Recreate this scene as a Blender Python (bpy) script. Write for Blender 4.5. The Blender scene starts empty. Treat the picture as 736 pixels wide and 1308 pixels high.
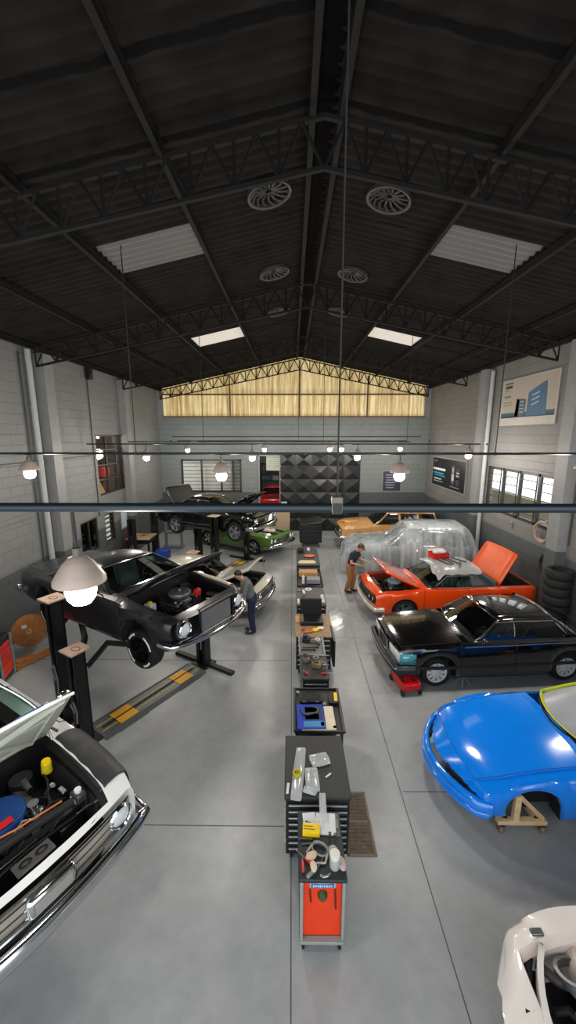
import bpy, bmesh, math, random
from mathutils import Vector as V, Matrix as MX
random.seed(7)
SC = bpy.context.scene; COL = SC.collection
PI = math.pi; R = math.radians

# ---------------------------------------------------------------- materials
def lin(c):
    if isinstance(c, str):
        c = tuple(int(c[i:i+2], 16)/255 for i in (0, 2, 4))
    return tuple((x/12.92 if x <= .04045 else ((x+.055)/1.055)**2.4) for x in c) + (1,)
MATS = {}
def new_mat(name):
    m = bpy.data.materials.new(name); m.use_nodes = True
    nt = m.node_tree; b = nt.nodes['Principled BSDF']
    return m, nt, b
def mat(name, c, rough=.5, metal=0, coat=0, var=.08, scale=6, bump=0, spec=None, alpha=1, rvar=.08):
    """procedural material: base colour broken up by noise, roughness by a second octave"""
    if name in MATS: return MATS[name]
    m, nt, b = new_mat(name); N = nt.nodes; L = nt.links
    tc = N.new('ShaderNodeTexCoord'); no = N.new('ShaderNodeTexNoise'); no.inputs['Scale'].default_value = scale
    no.inputs['Detail'].default_value = 5
    L.new(tc.outputs['Object'], no.inputs['Vector'])
    cr = N.new('ShaderNodeValToRGB'); e = cr.color_ramp.elements
    k = lin(c)
    e[0].position = .3; e[1].position = .7
    e[0].color = tuple(x*(1-var) for x in k[:3])+(1,); e[1].color = tuple(min(1, x*(1+var)) for x in k[:3])+(1,)
    L.new(no.outputs['Fac'], cr.inputs['Fac']); L.new(cr.outputs['Color'], b.inputs['Base Color'])
    mr = N.new('ShaderNodeMapRange'); mr.inputs['To Min'].default_value = max(0, rough-rvar); mr.inputs['To Max'].default_value = min(1, rough+rvar)
    L.new(no.outputs['Fac'], mr.inputs['Value']); L.new(mr.outputs['Result'], b.inputs['Roughness'])
    b.inputs['Metallic'].default_value = metal; b.inputs['Coat Weight'].default_value = coat
    b.inputs['Coat Roughness'].default_value = .04
    if spec is not None: b.inputs['Specular IOR Level'].default_value = spec
    if alpha < 1: b.inputs['Alpha'].default_value = alpha
    if bump:
        bp = N.new('ShaderNodeBump'); bp.inputs['Strength'].default_value = bump; bp.inputs['Distance'].default_value = .02
        L.new(no.outputs['Fac'], bp.inputs['Height']); L.new(bp.outputs['Normal'], b.inputs['Normal'])
    MATS[name] = m
    return m
def paint(name, c, rough=.25): return mat(name, c, rough, 0, .9, .03, 3, rvar=.03)
def glow(name, c, s):
    if name in MATS: return MATS[name]
    m, nt, b = new_mat(name)
    b.inputs['Base Color'].default_value = lin(c); b.inputs['Emission Color'].default_value = lin(c); b.inputs['Emission Strength'].default_value = s
    MATS[name] = m; return m
def film(name, c, a, rough=.15, tint=(1, 1, 1)):
    """thin see-through sheet: part clear, part scattering, with a gloss on top"""
    if name in MATS: return MATS[name]
    m = bpy.data.materials.new(name); m.use_nodes = True; nt = m.node_tree; N = nt.nodes; L = nt.links; N.clear()
    o = N.new('ShaderNodeOutputMaterial'); tr = N.new('ShaderNodeBsdfTransparent'); tr.inputs['Color'].default_value = tuple(tint)+(1,)
    di = N.new('ShaderNodeBsdfPrincipled'); di.inputs['Base Color'].default_value = lin(c); di.inputs['Roughness'].default_value = rough
    tc = N.new('ShaderNodeTexCoord'); no = N.new('ShaderNodeTexNoise'); no.inputs['Scale'].default_value = 3; no.inputs['Detail'].default_value = 4
    L.new(tc.outputs['Object'], no.inputs['Vector'])
    mr = N.new('ShaderNodeMapRange'); mr.inputs['To Min'].default_value = max(0, a-.12); mr.inputs['To Max'].default_value = min(1, a+.12)
    L.new(no.outputs['Fac'], mr.inputs['Value'])
    mi = N.new('ShaderNodeMixShader'); L.new(mr.outputs['Result'], mi.inputs[0]); L.new(tr.outputs[0], mi.inputs[1]); L.new(di.outputs[0], mi.inputs[2])
    L.new(mi.outputs[0], o.inputs[0]); MATS[name] = m; return m
def glass(name, tint, refl=.1):
    """thin window glass: tinted transmission with Fresnel reflection"""
    if name in MATS: return MATS[name]
    m = bpy.data.materials.new(name); m.use_nodes = True; nt = m.node_tree; N = nt.nodes; L = nt.links; N.clear()
    o = N.new('ShaderNodeOutputMaterial'); tr = N.new('ShaderNodeBsdfTransparent'); tr.inputs['Color'].default_value = lin(tint)
    gl = N.new('ShaderNodeBsdfGlossy'); gl.inputs['Roughness'].default_value = .03
    lw = N.new('ShaderNodeLayerWeight'); lw.inputs['Blend'].default_value = .5
    pw = N.new('ShaderNodeMath'); pw.operation = 'POWER'; pw.inputs[1].default_value = 4; L.new(lw.outputs['Facing'], pw.inputs[0])
    mr = N.new('ShaderNodeMapRange'); mr.inputs['To Min'].default_value = refl; mr.inputs['To Max'].default_value = .9
    L.new(pw.outputs[0], mr.inputs['Value'])
    mi = N.new('ShaderNodeMixShader'); L.new(mr.outputs['Result'], mi.inputs[0]); L.new(tr.outputs[0], mi.inputs[1]); L.new(gl.outputs[0], mi.inputs[2])
    L.new(mi.outputs[0], o.inputs[0]); MATS[name] = m; return m

BLACK = mat('black_satin', '0c0c0d', .4); RUBBER = mat('rubber', '0d0d0e', .75, bump=.2, scale=40)
CHROME = mat('chrome', 'd4d6d8', .12, 1, rvar=.04); STEEL = mat('steel', '8a8d90', .35, 1); ALLOY = mat('alloy', 'b9bcbf', .3, .8)
DARK = mat('dark_void', '070708', .8); SEAM = mat('panel_gap', '040404', .7)
GLASS = glass('car_glass', 'b4c6c1', .1); DGLASS = glass('dark_car_glass', '3a4a48', .14)
LENS = mat('lamp_lens', 'dfe6e8', .08, .2, .8)
IRON = mat('engine_iron', '2a2b2d', .45, .4, bump=.3, scale=25); PLASTIC = mat('black_plastic', '121315', .35)
WHITE_PAPER = mat('white_paper', 'd8dade', .7, var=.03); YELLOW = mat('yellow_label', 'f0c808', .45); CARDB = mat('cardboard', 'b08958', .8)
RED = mat('red_plastic', 'c01818', .4); GREYP = mat('grey_plastic', '7b8083', .5); WOOD = mat('pine_wood', 'b98f5c', .6, var=.2, scale=14)
SKIN = mat('skin', 'b98a70', .55); CHARCOAL = mat('charcoal_cloth', '3c3b3a', .85, var=.15, scale=9, bump=.15)

# ---------------------------------------------------------------- mesh builder
def rotz(a): return MX.Rotation(a, 4, 'Z')
def TR(x, y, z): return MX.Translation((x, y, z))
class MB:
    def __init__(s): s.v = []; s.f = []; s.m = []
    def add(s, vs, fs, mi=0, M=None):
        n = len(s.v)
        s.v += [tuple(M @ V(p)) if M is not None else tuple(p) for p in vs]
        s.f += [tuple(i+n for i in f) for f in fs]; s.m += [mi]*len(fs); return s
    def box(s, x, y, z, sx, sy, sz, mi=0, M=None):
        a, b, c = sx/2, sy/2, sz/2
        vs = [(x+i*a, y+j*b, z+k*c) for k in (-1, 1) for j in (-1, 1) for i in (-1, 1)]
        return s.add(vs, [(0, 2, 3, 1), (4, 5, 7, 6), (0, 1, 5, 4), (2, 6, 7, 3), (0, 4, 6, 2), (1, 3, 7, 5)], mi, M)
    def cyl(s, p0, p1, r0, r1=None, n=16, mi=0, M=None):
        r1 = r0 if r1 is None else r1
        p0, p1 = V(p0), V(p1); d = (p1-p0).normalized()
        u = d.orthogonal().normalized(); w = d.cross(u)
        vs = []
        for p, r in ((p0, r0), (p1, r1)):
            for i in range(n):
                a = 2*PI*i/n; vs.append(p+u*(r*math.cos(a))+w*(r*math.sin(a)))
        fs = [(i, (i+1) % n, n+(i+1) % n, n+i) for i in range(n)]+[tuple(range(n-1, -1, -1)), tuple(range(n, 2*n))]
        return s.add(vs, fs, mi, M)
    def tube(s, pts, r, n=8, closed=False, mi=0, M=None, flat=1, up=None):
        pts = [V(p) for p in pts]; vs = []; m = len(pts)
        u = None
        for i, p in enumerate(pts):
            a = pts[i-1] if (i > 0 or closed) else p; b = pts[(i+1) % m] if (i < m-1 or closed) else p
            d = (b-a).normalized() if (b-a).length > 1e-9 else V((1, 0, 0))
            if up is not None: u = V(up); u = (u-d*u.dot(d)).normalized()
            elif u is None: u = d.orthogonal().normalized()
            else:
                u = u-d*u.dot(d); u = u.normalized() if u.length > 1e-6 else d.orthogonal().normalized()
            w = d.cross(u); rr = r[i] if isinstance(r, (list, tuple)) else r
            for k in range(n):
                t = 2*PI*(k+.5)/n; vs.append(p+u*(rr*math.cos(t))+w*(rr*flat*math.sin(t)))
        fs = []
        for i in range(m if closed else m-1):
            j = (i+1) % m
            fs += [(i*n+k, i*n+(k+1) % n, j*n+(k+1) % n, j*n+k) for k in range(n)]
        if not closed: fs += [tuple(range(n-1, -1, -1)), tuple(range((m-1)*n, m*n))]
        return s.add(vs, fs, mi, M)
    def lathe(s, prof, n=24, mi=0, M=None, closed=False):
        vs = []; m = len(prof)
        for r, z in prof:
            for i in range(n):
                a = 2*PI*i/n; vs.append((r*math.cos(a), r*math.sin(a), z))
        fs = []
        for j in range(m if closed else m-1):
            q = (j+1) % m
            fs += [(j*n+i, j*n+(i+1) % n, q*n+(i+1) % n, q*n+i) for i in range(n)]
        return s.add(vs, fs, mi, M)
    def ell(s, c, r, n=14, m=9, mi=0, M=None):
        r = (r, r, r) if not isinstance(r, tuple) else r
        vs = [(c[0], c[1], c[2]+r[2])]; fs = []
        for j in range(1, m):
            t = PI*j/m
            for i in range(n):
                a = 2*PI*i/n; vs.append((c[0]+r[0]*math.sin(t)*math.cos(a), c[1]+r[1]*math.sin(t)*math.sin(a), c[2]+r[2]*math.cos(t)))
        vs.append((c[0], c[1], c[2]-r[2])); k = len(vs)-1
        fs += [(0, 1+i, 1+(i+1) % n) for i in range(n)]
        for j in range(m-2):
            fs += [(1+j*n+i, 1+(j+1)*n+i, 1+(j+1)*n+(i+1) % n, 1+j*n+(i+1) % n) for i in range(n)]
        fs += [(k, 1+(m-2)*n+(i+1) % n, 1+(m-2)*n+i) for i in range(n)]
        return s.add(vs, fs, mi, M)
    def grid(s, rows, mi=0, M=None, flip=False):
        n = len(rows[0]); vs = [p for r in rows for p in r]; fs = []
        for j in range(len(rows)-1):
            for i in range(n-1):
                q = (j*n+i, j*n+i+1, (j+1)*n+i+1, (j+1)*n+i); fs.append(q[::-1] if flip else q)
        return s.add(vs, fs, mi, M)
    def prism(s, poly, axis, a, b, mi=0, M=None):
        """poly in the two other axes, extruded along axis from a to b"""
        def P(u, w, t): return {'x': (t, u, w), 'y': (u, t, w), 'z': (u, w, t)}[axis]
        n = len(poly); vs = [P(u, w, a) for u, w in poly]+[P(u, w, b) for u, w in poly]
        fs = [tuple(range(n-1, -1, -1)), tuple(range(n, 2*n))]+[(i, (i+1) % n, n+(i+1) % n, n+i) for i in range(n)]
        return s.add(vs, fs, mi, M)
    def build(s, name, mats, parent=None, smooth=35, bevel=0, solid=0, sub=0, fix=True, moff=0):
        me = bpy.data.meshes.new(name); me.from_pydata(s.v, [], s.f)
        mats = mats if isinstance(mats, (list, tuple)) else [mats]
        for m in mats: me.materials.append(m)
        for p, i in zip(me.polygons, s.m): p.material_index = min(i, len(mats)-1)
        if fix:
            b = bmesh.new(); b.from_mesh(me); bmesh.ops.recalc_face_normals(b, faces=b.faces[:]); b.to_mesh(me); b.free()
        if smooth:
            me.shade_smooth(); me.set_sharp_from_angle(angle=R(smooth))
        o = bpy.data.objects.new(name, me); COL.objects.link(o)
        if parent is not None: o.parent = parent
        if solid:
            q = o.modifiers.new('thickness', 'SOLIDIFY'); q.thickness = abs(solid); q.offset = -1 if solid > 0 else 1; q.material_offset = moff
        if bevel:
            q = o.modifiers.new('bevel', 'BEVEL'); q.width = bevel; q.segments = 2; q.limit_method = 'ANGLE'; q.angle_limit = R(40)
        if sub:
            q = o.modifiers.new('sub', 'SUBSURF'); q.levels = sub; q.render_levels = sub
        return o
def tag(o, label, cat, group=None):
    o['label'] = label; o['category'] = cat
    if group: o['group'] = group
    return o
def struct(o, label=None):
    o['kind'] = 'structure'
    if label: o['label'] = label
    return o
def thing(name, label, cat, loc=(0, 0, 0), rz=0, group=None):
    o = bpy.data.objects.new(name, None); COL.objects.link(o); o.location = loc; o.rotation_euler = (0, 0, rz)
    o.empty_display_size = .1
    return tag(o, label, cat, group)
def place(o, loc, rz=0, rx=0, ry=0): o.location = loc; o.rotation_euler = (rx, ry, rz); return o
def text_mesh(s, size, depth=.002):
    cu = bpy.data.curves.new('letters', 'FONT'); cu.body = s; cu.size = size; cu.extrude = depth; cu.align_x = 'LEFT'
    o = bpy.data.objects.new('letters', cu); COL.objects.link(o)
    dg = bpy.context.evaluated_depsgraph_get(); me = bpy.data.meshes.new_from_object(o.evaluated_get(dg))
    bpy.data.objects.remove(o); bpy.data.curves.remove(cu); return me
def copy_tree(o, parent=None):
    c = o.copy(); COL.objects.link(c)
    if parent is not None: c.parent = parent
    for ch in list(o.children): copy_tree(ch, c)
    return c
def curve(keys):
    """smooth monotone interpolation through (x, value) keys"""
    ks = sorted(keys); X = [k[0] for k in ks]; Y = [k[1] for k in ks]; n = len(X)
    d = [(Y[i+1]-Y[i])/(X[i+1]-X[i]) for i in range(n-1)]
    m = [0]*n
    for i in range(n):
        if i == 0: m[i] = d[0] if n > 1 else 0
        elif i == n-1: m[i] = d[-1]
        else: m[i] = 0 if d[i-1]*d[i] <= 0 else 2*d[i-1]*d[i]/(d[i-1]+d[i])
    def f(x):
        if x <= X[0]: return Y[0]
        if x >= X[-1]: return Y[-1]
        i = max(j for j in range(n-1) if X[j] <= x); h = X[i+1]-X[i]; t = (x-X[i])/h
        return (Y[i]*(1+2*t)*(1-t)**2+h*m[i]*t*(1-t)**2+Y[i+1]*t*t*(3-2*t)+h*m[i+1]*t*t*(t-1))
    return f
# ---------------------------------------------------------------- cars (local frame: +x forward, origin under the front axle)
NK = 10
class Body:
    def __init__(s, P):
        s.P = P
        for k in ('fo', 'wb', 'ro', 'R', 'zw', 'xc', 'xn', 'xg0', 'xg1', 'xd'): setattr(s, k, P[k])
        s.W = curve(P['W']); s.S = curve(P['S']); s.C = curve(P['C']); s.L0 = curve(P['L'])
        s.bf = P.get('bow_f', .1); s.br = P.get('bow_r', .06); s.sf = P.get('slant', 0); s.x1 = -P['wb']-P['ro']
        s.edge = P.get('edge', 1.0)
    def L(s, x):
        z = s.L0(x)
        for xw in (0, -s.wb):
            d = s.R**2-(x-xw)**2
            if d > 0: z = max(z, s.zw+math.sqrt(d)) if s.zw+math.sqrt(d) > z else z
        return z
    def warp(s, x, y, z):
        W = s.W(x)
        a = max(0, (x-(s.fo-.55))/.55); b = max(0, ((s.x1+.55)-x)/.55)
        u = min(1.2, abs(y)/max(W, .01))
        return (x-s.bf*u*u*a*a+s.sf*(z-.6)*a*a+s.br*u*u*b*b, y, z)
    def hy(s, x): return s.W(x)-s.P.get('fw', .17)
    def sec(s, x):
        W, S, C, L = s.W(x), s.S(x), s.C(x), s.L(x); H = S-L; h = s.hy(x); e = s.edge
        g = s.P.get('tuck', .05)
        p = [(W-g, L), (W-.012, L+H*.12), (W, L+H*.35), (W+.008, L+H*.62), (W-.008, L+H*.85), (W-.03*e, S-.02*e), (W-.09*e, S+.004),
             (h, S+(C-S)*.4), (h*.66, S+(C-S)*.8), (h*.33, S+(C-S)*.96), (0, C)]
        return p
    def stations(s):
        sp = [s.fo, s.x1, s.xn, s.xc, s.xg0, s.xg1, s.xd]+[d for D in s.P.get('doors', []) for d in D]
        for xw in (0, -s.wb):
            sp += [xw+s.R*math.cos(R(a))*.9999 for a in range(0, 181, 15)]
        sp += [s.fo-.02, s.fo-.06, s.fo-.12, s.x1+.02, s.x1+.06, s.x1+.12]
        sp = [x for x in sp if s.x1 <= x <= s.fo]; n = int((s.fo-s.x1)/.11)
        allx = sorted(set(round(x, 4) for x in sp)); out = list(allx)
        for i in range(n+1):
            x = s.x1+(s.fo-s.x1)*i/n
            if min(abs(x-q) for q in allx) > .035: out.append(x)
        return sorted(out, reverse=True)
    def top(s, x, y):
        """height of the closed top surface"""
        p = s.sec(x); y = abs(y)
        for a, b in zip(p[5:], p[6:]):
            if b[0] <= y <= a[0]: return a[1]+(b[1]-a[1])*(a[0]-y)/max(1e-6, a[0]-b[0])
        return p[-1][1]
    def side(s, x, z):
        p = s.sec(x)
        for a, b in zip(p[:6], p[1:7]):
            if a[1] <= z <= b[1]: return a[0]+(b[0]-a[0])*(z-a[1])/max(1e-6, b[1]-a[1])
        return p[2][0]
    def nose(s, y, z, off=0): return s.warp(s.fo, y, z)[0]+off

def make_body(root, B, pm, hood=0, trunk=0, hood_under=None, no_hood=False, bay_mat=None, cabin_open=True, door=True, hood_mat=None, bodymats=None, trunk_under=None):
    xs = B.stations(); rows = []
    for x in xs:
        p = B.sec(x); full = [(-y, z) for y, z in p]+[(y, z) for y, z in p[-2::-1]]
        rows.append([B.warp(x, y, z) for y, z in full])
    panels = {}
    def panel(n): return panels.setdefault(n, MB())
    nn = len(rows[0]); eps = 1e-4
    doors = B.P.get('doors', [])
    for i in range(len(xs)-1):
        xa, xb = xs[i], xs[i+1]; xm = (xa+xb)/2
        for j in range(nn-1):
            k = min(j, nn-2-j) if j < NK else nn-2-j
            k = j if j < NK else nn-2-j
            n = 'body'
            if k >= 7:
                if B.xc-eps < xm < B.xn: n = 'hood'
                elif B.xg1 < xm < B.xg0:
                    if cabin_open: continue
                elif B.xd < xm < B.xg1-.1 and B.P.get('deck', True): n = 'trunk_lid'
            elif door and k >= 1 and k < 6:
                for q, (d0, d1) in enumerate(doors):
                    if d1 < xm < d0: n = 'door%d%s' % (q, 'r' if j < NK else 'l')
            if n == 'hood' and no_hood: continue
            q = [rows[i][j], rows[i][j+1], rows[i+1][j+1], rows[i+1][j]]
            panel(n).add(q, [(0, 1, 2, 3)])
    b = panel('body')
    for r_, fl in ((rows[0], 0), (rows[-1], 1)):     # nose and tail closures
        m = len(r_)//2
        for j in range(m):
            q = [r_[j], r_[j+1], r_[nn-2-j], r_[nn-1-j]]
            b.add(q if j < m-1 else q[:3], [(0, 1, 2, 3) if j < m-1 else (0, 1, 2)])
    # rolled-in lower lip and wheel-arch liner
    for sgn in (-1, 1):
        jj = 0 if sgn < 0 else nn-1
        o1 = [r_[jj] for r_ in rows]; o2 = [(p[0], p[1]-sgn*.2, p[2]) for p in o1]
        b.grid([o1, o2], 1)
    def weld(mb):
        me = bpy.data.meshes.new('w'); me.from_pydata(mb.v, [], mb.f); bm = bmesh.new(); bm.from_mesh(me)
        for f, i in zip(bm.faces, mb.m): f.material_index = i
        bmesh.ops.remove_doubles(bm, verts=bm.verts[:], dist=1e-4)
        out = MB(); bm.verts.index_update(); out.v = [tuple(v.co) for v in bm.verts]; out.f = [tuple(v.index for v in f.verts) for f in bm.faces]; out.m = [f.material_index for f in bm.faces]
        bm.free(); bpy.data.meshes.remove(me); return out
    out = {}
    def seam(mb, loop): mb.tube(loop, B.P.get('seam', .006), 5, True, 1)
    for n, mb in panels.items():
        mb = weld(mb)
        if n == 'hood' or n == 'trunk_lid':
            x0, x1 = (B.xn, B.xc) if n == 'hood' else (B.xg1-.1, B.xd)
            st = [x for x in xs if x1-eps <= x <= x0+eps]
            loop = [B.warp(x, -B.hy(x), B.sec(x)[7][1]) for x in st]
            loop += [B.warp(x1, y, B.top(x1, y)) for y in [B.hy(x1)*t/4 for t in range(-3, 4)]]
            loop += [B.warp(x, B.hy(x), B.sec(x)[7][1]) for x in st[::-1]]
            loop += [B.warp(x0, y, B.top(x0, y)) for y in [B.hy(x0)*t/4 for t in range(3, -4, -1)]]
            ang = hood if n == 'hood' else trunk
            if not ang: seam(mb, loop)
            if n == 'hood' and ang: M = TR(B.xc, 0, B.C(B.xc)) @ MX.Rotation(-R(ang), 4, 'Y') @ TR(-B.xc, 0, -B.C(B.xc)+.02)
            elif ang: M = TR(x0, 0, B.C(x0)) @ MX.Rotation(R(ang), 4, 'Y') @ TR(-x0, 0, -B.C(x0)+.02)
            else: M = MX.Identity(4)
            mb.v = [tuple(M @ V(p)) for p in mb.v]
            under = (hood_under if n == 'hood' else trunk_under) or pm
            pmx = hood_mat if (n == 'hood' and hood_mat) else pm
            mats = [pmx, SEAM] if not ang else [pmx, under]
            o = mb.build(n, mats, root, solid=.025 if ang else 0, moff=1 if ang else 0, fix=True)
            if ang:      # pressed inner frame
                fr = MB(); zc = -.035
                def Q(x, y): return tuple(M @ V(B.warp(x, y, B.top(x, y)+zc)))
                n1 = 8
                for sg in (-1, 1): fr.tube([Q(x0+(x1-x0)*(.06+.88*t/n1), sg*(B.hy(x0)-.08)) for t in range(n1+1)], .035, 6, flat=.5)
                for t in (.06, .5, .94):
                    fr.tube([Q(x0+(x1-x0)*t, y*(B.hy(x0)-.08)/4) for y in range(-4, 5)], .035, 6, flat=.5)
                fr.tube([Q(x0+(x1-x0)*.06, -(B.hy(x0)-.1)), Q(x0+(x1-x0)*.5, 0), Q(x0+(x1-x0)*.94, -(B.hy(x0)-.1))], .03, 6)
                fr.tube([Q(x0+(x1-x0)*.06, (B.hy(x0)-.1)), Q(x0+(x1-x0)*.5, 0), Q(x0+(x1-x0)*.94, (B.hy(x0)-.1))], .03, 6)
                fr.build('inner_frame', under, o)
                out[n+'_M'] = M
            out[n] = o
        elif n.startswith('door'):
            q = int(n[4]); sg = -1 if n[5] == 'r' else 1; d0, d1 = doors[q]
            st = [x for x in xs if d1-eps <= x <= d0+eps]
            lo = [B.warp(x, sg*B.sec(x)[1][0], B.sec(x)[1][1]) for x in st]
            hi = [B.warp(x, sg*(B.sec(x)[6][0]), B.sec(x)[6][1]) for x in st]
            ra = [B.warp(st[-1], sg*B.sec(st[-1])[k][0], B.sec(st[-1])[k][1]) for k in range(2, 6)]
            fa = [B.warp(st[0], sg*B.sec(st[0])[k][0], B.sec(st[0])[k][1]) for k in range(5, 1, -1)]
            seam(mb, lo+ra+hi[::-1]+fa)
            o = mb.build('door', [pm, SEAM], root)
            xh = d1+.14; zh = B.S(xh)-.14; y = B.side(xh, zh)
            h = MB(); h.tube([(xh+.08, sg*(y+.004), zh), (xh+.06, sg*(y+.028), zh), (xh-.06, sg*(y+.028), zh), (xh-.08, sg*(y+.004), zh)], .011, 6)
            h.build('door_handle', CHROME if not B.P.get('dark_handles') else PLASTIC, o)
            out[n] = o
        else:
            out[n] = mb.build(n, bodymats or [pm, DARK], root)
    # floor pan
    u = MB(); wn = B.W(-.5*B.wb)-.28
    xf = B.fo-.15-B.bf; u.box((xf+B.x1+.15)/2, 0, .34, xf-B.x1-.15, wn*2, .16)
    for xw in (0, -B.wb): u.cyl((xw, -wn-.1, B.zw), (xw, wn+.1, B.zw), .05, n=10)
    u.build('floor_pan', DARK, root)
    if hood or no_hood: engine_bay(root, B, bay_mat or DARK)
    if trunk:
        t = MB(); x0, x1 = B.xg1-.1, B.xd; h = B.hy(x0)
        for a, c in (((x0, -h), (x1, -h)), ((x0, h), (x1, h)), ((x0, -h), (x0, h)), ((x1, -h), (x1, h))):
            t.grid([[(a[0], a[1], .4), (c[0], c[1], .4)], [(a[0], a[1], B.top(a[0], h)-.02), (c[0], c[1], B.top(c[0], h)-.02)]])
        t.grid([[(x0, -h, .42), (x1, -h, .42)], [(x0, h, .42), (x1, h, .42)]]); t.build('trunk_well', DARK, root)
    return out

def engine_bay(root, B, bm):
    t = MB(); x0, x1 = B.xn-.01, B.xc+.01; n = 10; z0 = .4
    xs = [x0+(x1-x0)*i/n for i in range(n+1)]
    for sg in (-1, 1):
        a = [B.warp(x, sg*(B.hy(x)+.005), B.sec(x)[7][1]-.004) for x in xs]; b = [(p[0], p[1]-sg*.06, p[2]-.05) for p in a]; c = [(p[0], p[1]-sg*.08, z0) for p in a]
        t.grid([a, b, c])
    for x in (x0, x1):
        h = B.hy(x); ys = [h*i/4 for i in range(-4, 5)]
        t.grid([[B.warp(x, y, B.top(x, y)-.01) for y in ys], [B.warp(x, y, z0) for y in ys]])
    h = B.hy(x1); t.grid([[(x0, -h, z0), (x1, -h, z0)], [(x0, h, z0), (x1, h, z0)]])
    t.build('engine_bay', bm, root)

def engine(root, B, air=None, cover=None, block=IRON, big=True, flagm=None, dx=0, zoff=0, rad=.12):
    """engine block with heads, intake, air cleaner, fan, radiator, battery, hoses"""
    zt = B.C(B.xn)-.1+zoff; cx = (B.xn+B.xc)/2-.08+dx; L = (B.xn-B.xc)*.42
    e = MB()
    e.box(cx, 0, zt-.24, L, .34, .3); 
    for sg in (-1, 1):
        e.box(0, 0, 0, L, .16, .14, 0, TR(cx, sg*.2, zt-.12) @ MX.Rotation(-sg*R(35), 4, 'X'))
        for i in range(4): e.tube([(cx-L*.4+i*L*.27, sg*.26, zt-.16), (cx-L*.4+i*L*.27, sg*.38, zt-.22), (cx-L*.3+i*L*.2, sg*.42, zt-.42)], .022, 7)
    eo = e.build('engine', block, root, bevel=.012)
    for sg in (-1, 1):
        v = MB(); v.box(0, 0, 0, L*.95, .13, .07, 0, TR(cx, sg*.23, zt-.02) @ MX.Rotation(-sg*R(35), 4, 'X'))
        v.cyl((cx+L*.3, sg*.25, zt), (cx+L*.3, sg*.27, zt+.05), .028, n=12)
        v.build('valve_cover', cover or STEEL, eo, bevel=.015)
    m = MB(); m.box(cx, 0, zt-.03, L*.7, .2, .06); m.cyl((cx, 0, zt), (cx, 0, zt+.05), .07)
    for i in range(4): m.tube([(cx-L*.3+i*L*.2, .03, zt+.01), (cx-L*.3+i*L*.2, .1, zt+.05), (cx-L*.35+i*L*.23, .19, zt+.0)], .014, 6)
    m.build('intake_manifold', ALLOY, eo, bevel=.01)
    a = MB(); a.lathe([(.0, .1), (.02, .1), (.025, .085), (.15, .08), (.19, .07), (.2, .055), (.2, .015), (.19, 0), (0, 0)], 32, 0, TR(cx-.02, 0, zt+.04))
    ao = a.build('air_cleaner', air or BLACK, eo)
    w = MB(); w.cyl((cx-.02, 0, zt+.135), (cx-.02, 0, zt+.155), .02, n=10); w.build('wing_nut', CHROME, ao)
    f = MB(); xf = cx+L/2+.09
    f.cyl((xf-.08, 0, zt-.16), (xf, 0, zt-.16), .05)
    for i in range(6):
        f.box(0, 0, .12, .012, .07, .16, 0, TR(xf, 0, zt-.16) @ MX.Rotation(i*PI/3, 4, 'X') @ MX.Rotation(.4, 4, 'Z'))
    f.build('fan', STEEL, eo)
    r = MB(); xr = B.xn-rad; r.box(xr, 0, zt-.19, .05, 1.0, .36)
    r.box(xr, 0, zt+.0, .07, 1.04, .035); ro = r.build('radiator', PLASTIC, root, bevel=.008)
    c = MB(); c.cyl((xr, .12, zt+.015), (xr, .12, zt+.05), .035); c.build('radiator_cap', STEEL, ro)
    h = MB(); h.tube([(xr-.03, -.3, zt-.03), (xr-.14, -.28, zt+.03), (xr-.25, -.16, zt+.0), (cx+L*.5, -.05, zt-.03)], .028, 8)
    h.tube([(xr-.03, .3, zt-.3), (xr-.16, .3, zt-.22), (cx+L*.5, .12, zt-.2)], .028, 8)
    for k in range(5):
        y0 = random.uniform(-.3, .3); h.tube([(cx-L*.5, y0, zt-.05), (cx-L*.3, y0*1.3, zt+.06), (cx+random.uniform(-.1, .2), y0*1.5, zt+.02), (cx+L*.4, y0*1.9, zt-.1)], .009, 6)
    h.build('hose', RUBBER, root)
    b = MB(); hy = B.hy(B.xn)-.24; b.box(B.xn-.32, hy, zt-.12, .2, .18, .2); bo = b.build('battery', PLASTIC, root, bevel=.01)
    c = MB(); 
    for q in (-.06, .06): c.cyl((B.xn-.32+q, hy-.05, zt-.02), (B.xn-.32+q, hy-.05, zt+.005), .012, n=8)
    c.build('terminal', STEEL, bo)
    d = MB(); d.cyl((B.xc+.16, hy-.02, zt-.1), (B.xc+.16, hy-.02, zt+.02), .1, .1); d.cyl((B.xc+.2, hy-.02, zt+.0), (B.xc+.34, hy-.02, zt-.02), .035); d.build('brake_booster', STEEL, root)
    d = MB(); d.box(B.xc+.24, -hy, zt-.08, .16, .14, .16); do = d.build('washer_bottle', mat('cloudy_plastic', 'cfd3cf', .4), root, bevel=.015)
    d = MB(); d.cyl((B.xc+.24, -hy, zt), (B.xc+.24, -hy, zt+.03), .035); d.build('bottle_cap', YELLOW, do)
    return eo, ao

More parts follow.
